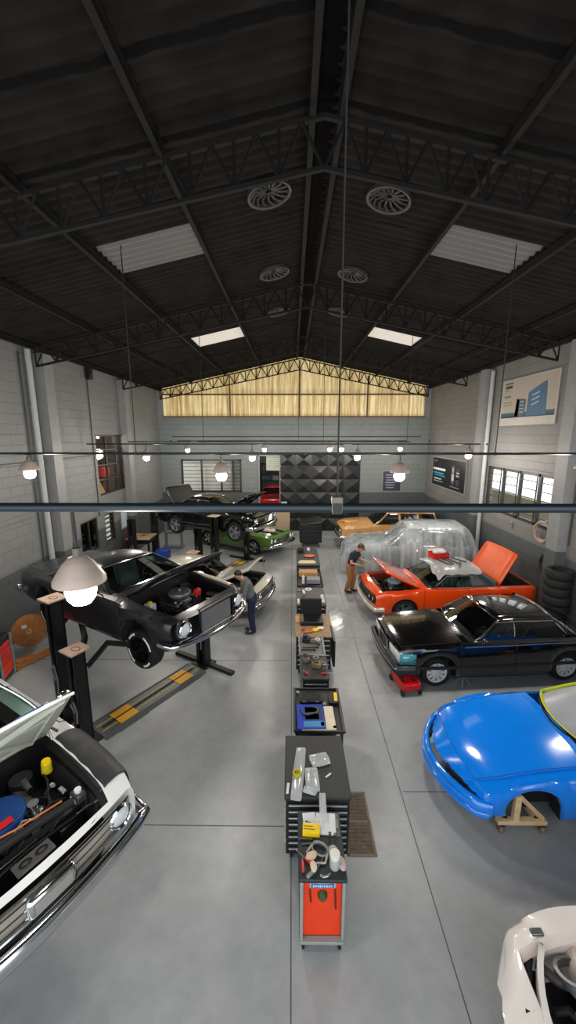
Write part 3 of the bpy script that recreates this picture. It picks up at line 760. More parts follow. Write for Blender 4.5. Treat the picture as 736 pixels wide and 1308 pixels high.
# floor joints
for i, (x, y, sx, sy) in enumerate(((0.0, 8.5, .012, 23), (1.56, 6.5, .012, 19), (-3.4, 4.2, 6.7, .012), (4.2, 4.72, 5.2, .012), (-3.4, 8.0, 6.7, .012), (4.3, 8.3, 5.2, .012), (-3.4, 12, 6.7, .012), (4.3, 12.3, 5.2, .012), (-3.4, 16, 6.7, .012))):
    struct(MB().box(x, y, .0005, sx, sy, .001).build('trim_%d' % (50+i), mat('joint_line', '4c5053', .6), smooth=0))
# wall-mounted services
PIPEW = mat('white_downpipe', 'a3a5a6', .5)
def pole(name, pts, r, m, label, cat, group=None, n=10): return tag(MB().tube(pts, r, n).build(name, m), label, cat, group)
pole('downpipe', [(XL+.1, 10.35, 7.1), (XL+.1, 10.35, 0)], .07, PIPEW, 'thick white downpipe beside the nearer column on the left wall', 'pipe')
pole('downpipe', [(XR-.1, 13.95, 7.1), (XR-.1, 13.95, 0)], .07, PIPEW, 'white downpipe beside the farther column on the right wall', 'pipe')
pole('conduit', [(XL+.03, 10.1, 7.0), (XL+.03, 10.1, .3)], .018, mat('dark_conduit', '2c2e30', .5), 'thin dark conduit just left of the white downpipe on left wall', 'pipe')
pole('conduit', [(XL+.03, 13.35, 6.9), (XL+.03, 13.35, 2.2)], .016, MATS['dark_conduit'], 'thin vertical conduit under the small black speaker, left wall', 'pipe')
pole('conduit', [(XR-.03, 9.45, 6.9), (XR-.03, 9.45, 2.3)], .02, MATS['dark_conduit'], 'thin vertical conduit on right wall beside the barred window', 'pipe')
pole('conduit', [(XL+.04, -1, 4.28), (XL+.04, 13.2, 4.28)], .035, mat('grey_conduit', '6f7374', .5), 'long horizontal grey conduit high along the left wall', 'pipe')
pole('conduit', [(XL+.03, -1, 2.9), (XL+.03, 9.9, 2.9)], .015, MATS['grey_conduit'], 'thin horizontal conduit low on left wall near the reel', 'pipe')
sp = thing('wall_speaker', 'small black box speaker high on the left wall', 'speaker', (XL+.12, 13.35, 6.95)); MB().box(0, 0, 0, .16, .2, .38).build('cabinet', BLACK, sp, bevel=.02); MB().cyl((.08, 0, -.05), (.09, 0, -.05), .07).build('grille', DGREY, sp)

# ---- left display window with goods behind it
o = struct(MB().build('window_7', FRAME)) if 0 else None
def framed(name, axis, pos, u0, u1, z0, z1, nu, nz, m, gm, bar=.05, depth=.08, extra=None):
    b = MB()
    def bx(u, z, su, sz):
        if axis == 'x': b.box(pos, u, z, depth, su, sz)
        else: b.box(u, pos, z, su, depth, sz)
    for z in (z0+bar/2, z1-bar/2): bx((u0+u1)/2, z, u1-u0, bar)
    for i in range(nu+1): bx(u0+bar/2+(u1-u0-bar)*i/nu, (z0+z1)/2, bar, z1-z0)
    for i in range(1, nz): bx((u0+u1)/2, z0+(z1-z0)*i/nz, u1-u0, bar*.6)
    o = struct(b.build(name, m, smooth=0))
    if gm:
        g = MB(); p = pos
        g.add([(p, u0, z0), (p, u1, z0), (p, u1, z1), (p, u0, z1)] if axis == 'x' else [(u0, p, z0), (u1, p, z0), (u1, p, z1), (u0, p, z1)], [(0, 1, 2, 3)])
        g.build('pane', gm, o, smooth=0, fix=False)
    return o
WG = glass('room_glass', 'f2f4f2', .04)
framed('window_7', 'x', XL-.08, 13.6, 16.0, 2.86, 4.98, 3, 4, FRAME, WG)
b = MB(); b.box(XL-1.0, 14.8, 2.83, 1.6, 2.6, .05); b.box(XL-1.75, 14.8, 3.9, .1, 2.6, 2.3); b.box(XL-1.0, 13.5, 3.9, 1.6, .05, 2.3); b.box(XL-1.0, 16.1, 3.9, 1.6, .05, 2.3); b.box(XL-1.0, 14.8, 5.03, 1.6, 2.6, .05)
struct(b.build('trim_60', mat('store_room', '4a3a30', .8), smooth=0))
sh = thing('storage_shelf', 'dark storage shelf seen through the left wall window', 'shelf', (XL-1.35, 14.8, 2.86))
for z in (.35, .88, 1.4, 1.9): MB().box(0, 0, z, .5, 2.3, .03).build('shelf_board', mat('shelf_wood', '5a4030', .7), sh)
for y in (-1.14, 1.14): MB().box(0, y, 1.0, .5, .04, 2.0).build('side_panel', MATS['shelf_wood'], sh)
rg = random.Random(3); cols = ['b7a27c', '7c3a2a', '8f8f88', '4d5a48', 'c8b89a', '35302c', 'a04028', '6f6a60']
LBL = ['upper', 'second', 'third', 'lowest']
for r_, z in enumerate((.365, .895, 1.415)):
    for q in range(5):
        c = cols[(r_*5+q*3) % 8]; h = rg.uniform(.2, .42); y = 14.8-1.0+q*.48; w = rg.uniform(.25, .38)
        bb = MB(); bb.box(XL-1.3, y, 2.86+z+h/2, .3, w, h); bo = bb.build('storage_box', mat('box_'+c, c, .7), bevel=.01)
        tag(bo, '%s box on the %s shelf behind the left window, %s from the near end' % ({'b7a27c': 'tan', '7c3a2a': 'rust brown', '8f8f88': 'grey', '4d5a48': 'green', 'c8b89a': 'cream', '35302c': 'black', 'a04028': 'orange red', '6f6a60': 'dull brown'}[c], ['bottom', 'middle', 'top'][r_], ['first', 'second', 'third', 'fourth', 'last'][q]), 'box', 'boxes on the window shelf')
tag(MB().box(XL-.6, 15.3, 3.55, .25, .45, .38).build('toolbox', mat('red_toolbox', 'd23a20', .4), bevel=.03), 'bright red box inside the left wall window', 'box'); 
tb = MB().box(XL-.6, 15.3, 3.1, .5, 1.45, .5); tag(tb.build('low_cabinet', mat('low_cab', '33291f', .7), bevel=.01), 'dark low cabinet under the red box inside left window', 'cabinet')
cone = MB().lathe([(0, .7), (.05, .68), (.28, .1), (.32, .0), (0, 0)], 20, 0, TR(XL-.4, 14.12, 2.87)); tag(cone.build('paper_bag', CARDB), 'tan peaked paper sack at the bottom of the left window', 'bag')
framed('window_8', 'x', XL-.06, 12.1, 13.2, 1.1, 2.2, 2, 1, FRAME, glass('dark_glass', '2a2a2c', .1)); 
framed('window_9', 'x', XL-.06, 13.75, 14.5, 1.1, 2.15, 1, 6, FRAME, glass('dim_glass', '8a8d80', .1))
b = MB(); b.box(XL-.6, 13.3, 1.65, .05, 3.2, 1.4); struct(b.build('trim_61', mat('annex_wall', '4c4a42', .8), smooth=0))
# ---- right barred window, neighbour's wall outside
o = framed('window_10', 'x', XR+.06, 9.97, 13.85, 2.45, 3.93, 4, 1, FRAME, WG, bar=.09)
for i in range(4):
    for k in range(1, 6):
        y0 = 9.97+3.88*i/4+.12; z = 2.45+1.48*k/6
        MB().box(XR+.02, y0+.4, z, .02, .8, .022).build('bar', FRAME, o, smooth=0)
    for q in (.06, .86): MB().box(XR+.02, 9.97+3.88*i/4+.06+q, 3.19, .025, .03, 1.44).build('bar', FRAME, o, smooth=0)
struct(MB().box(XR+2.2, 12, 1.2, .2, 12, 2.75).build('wall_neighbour', mat('neighbour_wall', '8c8468', .9, bump=.3), smooth=0))
# ---- back wall: louvred gate, doorway, quilted panel
o = framed('window_11', 'y', YB+.05, -5.72, -2.6, 2.05, 3.75, 3, 1, FRAME, None, bar=.09)
for i in range(3):
    for k in range(1, 9): MB().box(-5.72+3.12*(i+.5)/3, YB+.04, 2.05+1.7*k/9, .95, .02, .03).build('louvre', FRAME, o, smooth=0)
struct(MB().box(-4.1, YB+1.2, 2.9, 4.2, .1, 3).build('wall_outer', mat('outer_wall', 'd0cfc6', .85), smooth=0))
# room beyond the doorway
b = MB(); b.box(-1.1, YB+7.5, 2, 5.5, .1, 4.2); b.box(-3.2, YB+3.9, 2, .1, 7.2, 4.2); b.box(1.6, YB+3.9, 2, .1, 7.2, 4.2); b.box(-.8, YB+3.9, 4.1, 5, 7.3, .08); b.box(-.8, YB+4, -.03, 5, 7.4, .04); struct(b.build('wall_annex', mat('annex_paint', '8d9698', .7), smooth=0))
b = MB(); 
for x in (-1.7, -.6): b.box(x, YB-.02, 1.98, .08, .1, 3.96)
b.box(-1.15, YB-.02, 3.96, 1.18, .1, .08); struct(b.build('trim_62', WALLW, smooth=0))

def room_fill(x, y, z, P):  # bulbs added to brighten the store room and the annex
    L = bpy.data.lights.new('room_fill', 'POINT'); L.energy = P; L.color = (1, .93, .84); L.shadow_soft_size = .1
    t = thing('fill_bulb', 'small added fill bulb %s' % ('in the store room behind the left window' if x < -4 else 'in the room beyond the back doorway'), 'lamp', (x, y, z))
    MB().ell((0, 0, 0), .05).build('bulb', glow('bulb', 'fff4e2', 14), t); MB().cyl((0, 0, .04), (0, 0, .1), .03).build('socket', BLACK, t)  # parts of the added fill bulb
    o = bpy.data.objects.new('lamp_light', L); COL.objects.link(o); o.parent = t; o.location = (0, 0, -.12)  # light of the added fill bulb
room_fill(XL-.5, 14.8, 4.9, 22); room_fill(-1.2, YB+2.6, 3.95, 70)
# ---------------------------------------------------------------- the cars
SEATB = mat('black_vinyl', '161617', .5); SEATG = mat('grey_cloth', '54585a', .8)
def setcar(label, x, y, z, yaw, group=None): return thing('car', label, 'car', (x, y, z), R(yaw), group)
def classic(fo=.85, wb=2.7, ro=1.0, w=.9, hood=.94, cowl=1.0, deck=.93, sill=.22, Rr=.37, xg0=-.62, xg1=-2.75, xc=-.42, xn=.62, xd=None, doors=((-.5, -1.72),), **k):
    x1 = -wb-ro
    P = dict(fo=fo, wb=wb, ro=ro, R=Rr, zw=.33, xc=xc, xn=xn, xg0=xg0, xg1=xg1, xd=xd if xd is not None else x1+.12, doors=list(doors),
        W=[(x1, w-.1), (x1+.25, w-.04), (-wb*.6, w), (-.2, w), (fo-.35, w-.03), (fo, w-.09)],
        S=[(x1, deck-.05), (x1+.2, deck-.01), (xg1, deck+.0), (-1.6, cowl-.06), (xg0, cowl-.05), (0, hood-.03), (fo-.25, hood-.06), (fo, hood-.12)],
        C=[(x1, deck-.03), (x1+.2, deck+.01), (xg1, deck+.03), (xg0, cowl), (xc, cowl-.01), (0, hood+.015), (fo-.25, hood-.02), (fo, hood-.11)],
        L=[(x1, .42), (x1+.35, .33), (-wb-Rr, .3), (-wb+Rr, sill), (-Rr, sill), (Rr, .27), (fo-.2, .33), (fo, .38)])
    P.update(k); return P

# ---- white coupe with blue stripe, bonnet up, near left
def car_white():
    t = setcar('white classic car with blue stripes and raised hood, cut off at left edge', -2.58, 2.80, .92, -31)
    pw = paint('white_paint', 'd9dcdc'); blue = paint('blue_stripe', '1e6fc0')
    B = Body(classic(w=.93, hood=.96, xn=.79, fw=.27)); o = make_body(t, B, pw, hood=51, bay_mat=mat('bay_black', '0b0b0c', .5), hood_under=mat('hood_inside', 'b9bcae', .5))
    # stripes follow the opened hood
    M = o['hood_M']
    for sg in (-1, 1):
        rows = [[tuple(M @ V(B.warp(x, sg*(.16+.24*q), B.top(x, .16+.24*q)+.006))) for q in (0, .5, 1)] for x in [B.xn-.1+(B.xc-B.xn+.16)*i/10 for i in range(11)]]
        MB().grid(rows).build('hood_stripe', blue, o['hood'], solid=.003)
    greenhouse(t, B, dict(zr=1.34, wr=.6, wr2=.56, xAt=-1.25, xCt=-2.2, sides=[(-.78, -1.33, 'p'), (-.86, -1.38, 's'), (-1.7, -1.72, 'p'), (-1.78, -1.78, 's'), (-2.4, -2.1, 'p')]), pw, GLASS)
    interior(t, B, SEATB); wheels(t, B, .33, .22, 'spoke5', droop=.12)
    e, a = engine(t, B, mat('blue_air_cleaner', '123a78', .35), zoff=-.0, rad=.33)
    fl = MB(); fl.box(.25, -.02, B.C(B.xn)-.1+.145, .07, .12, .004); fl.build('red_decal', RED, a)
    # chrome front: bumper, grille with centre piece, round lamps
    bumper(t, front_bar(B, .47, .075), .17, .1, CHROME)
    g = grille(t, B, .58, .8, .74, 3, mat('grille_cream', '9c958a', .6), CHROME, off=.015)
    for sg in (-1, 1): headlamp(t, B.nose(sg*.64, .69, .02), sg*.64, .69, .095)
    c = MB(); c.box(B.nose(0, .7)+.05, 0, .70, .07, .36, .17); c.build('grille_ornament', CHROME, t, bevel=.03)
    MB().box(B.nose(0, .7)+.088, 0, .69, .006, .27, .09).build('ornament_inset', mat('ornament_grey', '8f8d88', .4), t, bevel=.002)
    pl = MB(); pl.box(.66, 0, .83, .13, .28, .02); pl.build('hood_latch', mat('latch_grey', '4a4846', .5), t, bevel=.008)
    for q in (-.06, .06): MB().lathe([(.02, .0), (.032, .004), (.02, .008)], 18, 0, TR(.66, q, .842) @ MX.Diagonal((1, 1.5, 1, 1))).build('latch_slot', BLACK, t)
    MB().tube([(.72, -.76, .835), (.8, -.4, .84), (.82, 0, .84), (.8, .4, .84), (.72, .76, .835)], .018, 8).build('hood_lip_trim', CHROME, t)
    MB().tube([(.48, .42, .86), (.44, .1, .88), (.4, -.2, .88), (.36, -.4, .83)], .035, 10).build('radiator_hose', RUBBER, t)
    MB().tube([(.43, .35, .9), (.39, 0, .925), (.35, -.1, .92)], .008, 6).build('orange_wire', mat('wire_orange', 'b5632a', .5), t)
    b = MB(); b.cyl((-.12, .5, .8), (-.12, .5, .9), .05, .045); b.build('brake_reservoir', mat('reservoir_yellow', 'c8b820', .4), t)
    MB().cyl((-.12, .5, .9), (-.12, .5, .925), .04, n=12).build('reservoir_cap', YELLOW, t)
    zb = .8
    MB().box(.42, .5, zb-.02, .13, .1, .16).build('washer_tank', mat('tank_smoke', '3a3d3f', .35), t, bevel=.02); MB().cyl((.42, .5, zb+.06), (.42, .5, zb+.09), .03, n=14).build('tank_cap', WHITE_PAPER, t); MB().box(.42, .447, zb-.01, .08, .004, .09).build('tank_label', WHITE_PAPER, t)
    MB().cyl((.1, .38, zb-.03), (.14, .42, zb+.05), .028, n=12).build('ignition_coil', CHROME, t); MB().box(.22, .46, zb-.02, .1, .05, .06).build('relay', STEEL, t, bevel=.008)
    MB().cyl((.2, .22, zb-.02), (.2, .22, zb+.07), .045, n=18).build('oil_cap', CHROME, t)
    for k, (a, b_) in enumerate((((.3, .3), (-.2, .48)), ((.35, .1), (.3, .45)), ((.05, .3), (.45, .3)), ((.5, .2), (.4, .56)))): MB().tube([(a[0], a[1], zb-.04), ((a[0]+b_[0])/2, (a[1]+b_[1])/2+.03, zb+.06), (b_[0], b_[1], zb-.03)], .01, 6).build('engine_lead', RUBBER, t)
    MB().tube([(.6, .6, zb+.0), (.6, .6, zb+.1)], .012, 6).build('hood_bumper_stop', CHROME, t); MB().tube([(.6, -.6, zb+.0), (.55, .0, zb+.02), (.6, .6, zb)], .014, 6).build('support_rail', CHROME, t)
    for q, sg in enumerate((-1, 1)):
        MB().tube([(B.xc+.12, sg*.66, .96), (B.xc+.02, sg*.66, 1.1), (B.xc+.25, sg*.66, 1.12)], .014, 6).build('hood_hinge', STEEL, t)
    mirror(t, B, -.75, 1)
    # quilted cover over the left wing
    rows = []
    for i in range(13):
        x = -.3+.96*i/12; p = B.sec(x); r_ = []
        for k, (y, z) in enumerate([(p[7][0]-.1, .55), (p[7][0]-.07, .78), (p[7][0]-.03, p[7][1]+.02), (p[6][0]-.04, p[6][1]+.03), (p[6][0], p[6][1]+.026), (p[5][0]+.02, p[5][1]+.01), (p[4][0]+.028, p[4][1]), (p[3][0]+.03, .6)]):
            q = B.warp(x, y, z); r_.append((q[0], q[1], q[2]+.006*math.sin(i*1.9+k)))
        rows.append(r_)
    c, s_ = math.cos(R(-31)), math.sin(R(-31)); cv = MB().grid(rows).build('fender_overlay', mat('black_cover', '26272a', .55, bump=.25, scale=18), solid=.018, sub=1)
    place(cv, (-2.58, 2.80, .92), R(-31)); tag(cv, 'dark padded cover draped over the wing of the white striped car', 'cover')
car_white()

# ---- satin black coupe on the lift
def car_black_lift():
    k = 1.0; t = setcar('satin black muscle car on a lift with lettered front tyre and raised hood', -2.04, 6.57, 1.37, -30.3)
    pb = mat('satin_black', '17181a', .33, 0, .35, .08, 4)
    B = Body(classic(fo=.9, wb=2.72, ro=1.05, w=.95, hood=.92, deck=.92, xn=.72, slant=-.1, bow_f=.16, fw=.19, edge=1.5)); o = make_body(t, B, pb, hood=36, bay_mat=mat('bay_black', '0b0b0c', .5))
    greenhouse(t, B, dict(zr=1.29, wr=.6, wr2=.5, xAt=-1.28, xCt=-2.05, crown=.8, sides=[(-.8, -1.36, 'p'), (-.88, -1.42, 's'), (-1.95, -1.8, 'p'), (-2.45, -1.95, 'p')]), pb, GLASS)
    interior(t, B, SEATG, rear=False); wheels(t, B, .34, .25, 'thin', mat('black_rim', '1b1c1e', .3, .6), droop=.16, letters=True)
    engine(t, B, mat('grey_air_cleaner', '6d7072', .4, .5), STEEL)
    MB().box(.28, .2, .86, .1, .12, .12).build('ignition_coil', RED, t, bevel=.02)
    bumper(t, front_bar(B, .44, .07, drop=-.03), .1, .1, CHROME)
    for sg in (-1, 1): bumper(t, [(B.nose(sg*y, .5)+.06, sg*y, z) for y, z in ((.86, .47), (.7, .47), (.5, .49), (.42, .52))], .11, .1, CHROME, 'bumperette')
    # square radiator mesh between the lamps
    MB().box(B.nose(0, .66)+.0, 0, .67, .03, .72, .36).build('grille', mat('radiator_mesh', '6d7072', .5, .4, bump=.4, scale=60), t, bevel=.01)
    fr = MB(); fr.tube([(B.nose(0, .66)+.02, y, z) for y, z in ((-.4, .48), (.4, .48), (.4, .87), (-.4, .87))], .03, 6, True); fr.build('grille_surround', pb, t)
    MB().tube([(B.nose(.4, .87)+.03, y, .885) for y in (-.4, 0, .4)], .012, 6).build('grille_trim', CHROME, t)
    for sg in (-1, 1):
        headlamp(t, B.nose(sg*.66, .66, .03), sg*.66, .66, .11)
        headlamp(t, B.nose(sg*.66, .66, .0), sg*.66, .66, .145, BLACK)
    tail(t, B, .72, .36, .14); bumper(t, rear_bar(B, .5, .05), .14, .08, CHROME, 'rear_bumper')
    for sg in (-1, 1): MB().tube([(-.5, sg*.45, .2), (-1.5, sg*.42, .2), (-3.2, sg*.5, .26)], .04, 8).build('exhaust_pipe', STEEL, t)
    sk = MB()
    for sg in (-1, 1): sk.tube([(-.4, sg*.78, .25), (-2.2, sg*.78, .25)], .05, 6)
    sk.build('sill_rail', BLACK, t); mirror(t, B, -.85, -1, pb)
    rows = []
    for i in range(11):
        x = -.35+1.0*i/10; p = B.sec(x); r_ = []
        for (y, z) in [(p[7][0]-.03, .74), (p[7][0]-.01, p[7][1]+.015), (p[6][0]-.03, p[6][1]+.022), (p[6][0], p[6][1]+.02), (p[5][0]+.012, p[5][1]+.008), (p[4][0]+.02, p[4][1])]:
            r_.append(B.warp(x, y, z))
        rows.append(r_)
    cv = MB().grid(rows).build('fender_overlay', mat('taupe_sheen', '7d756c', .35, var=.1), solid=.01, sub=1); place(cv, (-2.04, 6.57, 1.37), R(-30.3))  # sheen of the black wing, built as an added taupe layer
    tag(cv, 'taupe layer added over the far wing of the lifted black car as its sheen', 'cover')
car_black_lift()

# ---- black sedan on the far lift
def car_black_far():
    t = setcar('black two door sedan raised on the rear lift above the green car', -1.65, 14.05, 1.38, -25.5)
    pb = paint('gloss_black', '0a0a0b', .15)
    B = Body(classic(fo=.82, wb=2.7, ro=1.05, w=.9)); o = make_body(t, B, pb, hood=38, trunk=62, trunk_under=mat('trunk_inside', '15130f', .6))
    greenhouse(t, B, dict(zr=1.36, wr=.6, wr2=.57, xAt=-1.2, xCt=-2.25, sides=[(-.76, -1.28, 'p'), (-.84, -1.34, 's'), (-1.62, -1.68, 'p'), (-1.69, -1.74, 's'), (-2.5, -2.2, 'p')]), pb, GLASS)
    MT = o['trunk_lid_M']; x0, x1 = B.xg1-.1, B.xd; MB().grid([[tuple(MT @ V((x0+(x1-x0)*a, y*.62, B.C(x0)-.07))) for y in (-1, -.5, -.1)] for a in (.1, .5, .9)]).build('trunk_liner', mat('liner_tan', 'a08660', .8), o['trunk_lid'], solid=.02)
    interior(t, B, SEATB); wheels(t, B, .35, .24, 'spoke5', mat('grey_rim', '9a9da0', .35, .7), droop=.08); engine(t, B)
    bumper(t, front_bar(B, .44, .06), .14, .09, CHROME); grille(t, B, .56, .78, .76, 5, BLACK, CHROME)
    for sg in (-1, 1): headlamp(t, B.nose(sg*.66, .68, .02), sg*.66, .68, .085)
    tail(t, B, .7, .3, .12); side_strip(t, B, .42, -.4, -2.3, .012, CHROME)
car_black_far()

# ---- green coupe with black stripes
def car_green():
    t = setcar('green muscle car with black hood stripes parked under the raised black sedan', -1.1, 16.55, 0, -34)
    pg = paint('moss_green', '5c7f2e', .2); st = mat('stripe_black', '0a0b09', .6, spec=.2)
    B = Body(classic(fo=.9, wb=2.75, ro=1.1, w=.94, hood=.92, xn=.74)); o = make_body(t, B, pg)
    for sg in (-1, 1):
        rows = [[B.warp(x, sg*(.1+.3*q), B.top(x, .1+.3*q)+.014) for q in (0, .5, 1)] for x in [B.xn-.03+(B.xc-B.xn+.05)*i/10 for i in range(11)]]
        MB().grid(rows).build('hood_stripe', st, o['hood'], solid=.003)
    sc = MB(); sc.lathe([(0, .1), (.2, .09), (.26, .05), (.28, 0)], 24, 0, TR(.1, 0, B.top(.1, 0)-.005) @ MX.Diagonal((1.2, 1, 1, 1))); sc.build('hood_scoop', mat('scoop_white', 'd0cfca', .35), t)
    MB().lathe([(0, .115), (.1, .1), (.16, .0)], 18, 0, TR(.22, 0, B.top(.1, 0))).build('scoop_mouth', RED, t)
    greenhouse(t, B, dict(zr=1.34, wr=.6, wr2=.55, xAt=-1.25, xCt=-2.1, sides=[(-.8, -1.33, 'p'), (-.88, -1.38, 's'), (-1.75, -1.78, 'p'), (-1.82, -1.83, 's'), (-2.35, -2.05, 'p')]), pg, DGLASS)
    interior(t, B, SEATB); wheels(t, B, .34, .24, 'spoke5', CHROME)
    bumper(t, front_bar(B, .46, .06), .15, .09, CHROME); grille(t, B, .57, .78, .5, 4, BLACK, CHROME)
    for sg in (-1, 1):
        for y in (.56, .76): headlamp(t, B.nose(sg*y, .68, .02), sg*y, .68, .075)
    tail(t, B, .7, .3, .12)
car_green()

# ---- pale car with raised bonnet behind the mechanic
def car_pale():
    t = setcar('pale grey car with raised hood, mostly hidden behind the lifted black car', -1.5, 10.75, 0, -14)
    pw = paint('pale_grey_paint', 'b9b4a8', .3)
    B = Body(classic(fo=.85, w=.86)); make_body(t, B, pw, hood=30)
    greenhouse(t, B, dict(zr=1.36, wr=.6, wr2=.57, xAt=-1.2, xCt=-2.25, sides=[(-.76, -1.28, 'p'), (-.84, -1.34, 's'), (-1.62, -1.68, 'p'), (-1.69, -1.74, 's'), (-2.5, -2.2, 'p')]), pw, GLASS)
    interior(t, B, SEATB); wheels(t, B); engine(t, B)
    bumper(t, front_bar(B, .46, .06), .13, .08, CHROME); grille(t, B, .56, .78, .74, 5)
    for sg in (-1, 1): headlamp(t, B.nose(sg*.64, .68, .02), sg*.64, .68, .085)
    MB().tube([(.55, .6, .9), (.5, .62, 1.42)], .008, 6).build('prop_rod', STEEL, t)
car_pale()

# ---- orange coupe
def car_orange():
    t = setcar('orange muscle car with hood and trunk open and plastic on its roof', 2.95, 10.65, 0, 184.7)
    po = paint('orange_paint', 'e2470e', .2); vin = mat('grey_vinyl', '2f3a3c', .5)
    B = Body(classic(fo=.88, wb=2.75, ro=.98, w=.93, hood=.93, deck=.95, xg1=-2.55, xd=-3.62, fw=.14)); o = make_body(t, B, po, hood=30, trunk=62, bay_mat=mat('bay_orange', '8a2a0c', .5), trunk_under=mat('trunk_orange', 'd9530f', .35), hood_under=mat('hood_orange', 'b03008', .4))
    greenhouse(t, B, dict(zr=1.33, wr=.6, wr2=.56, xAt=-1.2, xCt=-2.0, sides=[(-.78, -1.27, 'p'), (-.84, -1.3, 's'), (-1.85, -1.85, 'p'), (-2.4, -1.95, 'p')]), vin, GLASS, roofm=vin, no_glass=True, no_rear=True)
    interior(t, B, mat('teal_seat', '2a4a4e', .7)); wheels(t, B, .34, .24, 'spoke5', mat('teal_rim', '5c7f82', .35, .6)); engine(t, B, mat('pale_blue_cover', '7fa6b0', .4))
    bumper(t, front_bar(B, .44, .06), .13, .09, mat('bumper_cream', 'd8d0c0', .25, .3)); grille(t, B, .56, .8, .78, 6, BLACK, DGREY)
    for sg in (-1, 1):
        for y in (.52, .72): headlamp(t, B.nose(sg*y, .68, .01), sg*y, .68, .075, BLACK)
    tail(t, B, .72, .5, .1); MB().cyl((-2.95, .93, .8), (-2.95, .945, .8), .035, n=14).build('fuel_filler', BLACK, t)
car_orange()
# plastic sheet and things lying on the orange car's roof
def on_roof():
    rows = []
    for i in range(15):
        u = -1+2*i/14; r_ = []
        for j in range(13):
            v = -1+2*j/12; x = -1.58+.62*u; y = .68*v
            z = 1.33+.075*(1-v*v)*(1-.4*u*u)-.035*v*v+.02+.012*math.sin(i*2.3+j*1.1)*math.cos(j*2.7)
            if v > .85: z -= .03+.04*math.sin(i*.8)**2
            if u > .8: z -= (.05 if v < .3 else .2)*(u-.8)/.2*(.5+.5*abs(math.sin(j*.9)))
            r_.append((x, y, z))
        rows.append(r_)
    o = MB().grid(rows).build('plastic_sheet', film('roof_plastic', 'd5d7d6', .5, .25), sub=1); place(o, (2.95, 10.65, .02), R(184.7))
    tag(o, 'crumpled clear plastic sheet spread over the roof of the orange car', 'sheet')
    M = TR(2.95, 10.65, 0) @ rotz(R(184.7))
    for i, (x, y, a, l) in enumerate(((-1.35, .1, .3, .62), (-1.5, -.05, .2, .66), (-1.66, .02, .25, .64), (-1.85, -.1, .5, .6), (-1.75, .28, -.5, .7))):
        b = MB(); b.box(0, 0, 0, l, .035, .012); b.box(0, .02, .006, l, .006, .012); q = b.build('trim_strip', mat('dark_trim', '2c3034', .4)); p = M @ V((x, y, 1.455-.05*y*y))
        place(q, p, R(184.7)+a+PI/2); tag(q, '%s dark trim strip lying on plastic on the orange car roof' % ['front most', 'second', 'middle', 'rear most', 'slanted'][i], 'strip', 'trim strips on the car roof')
    b = thing('carton', 'open red carton with crumpled paper on the orange car roof', 'box', M @ V((-1.45, -.42, 1.425)), R(190))
    c = MB(); w, d, h = .5, .3, .16
    for s in (-1, 1): c.box(0, s*d/2, h/2, w, .008, h); c.box(s*w/2, 0, h/2, .008, d, h)
    c.box(0, 0, .004, w, d, .008); c.build('body', RED, b)
    for s in (-1, 1): MB().box(0, 0, .05, w*.98, .006, .1, 0, TR(0, s*d/2, h) @ MX.Rotation(-s*1.1, 4, 'X')).build('flap', mat('carton_inside', 'cdbba4', .8), b)
    p = MB(); p.ell((-.08, 0, .17), (.14, .1, .07), 9, 6); p.ell((.12, .02, .18), (.1, .09, .06), 8, 5); p.build('paper_wad', WHITE_PAPER, b, smooth=10)
on_roof()

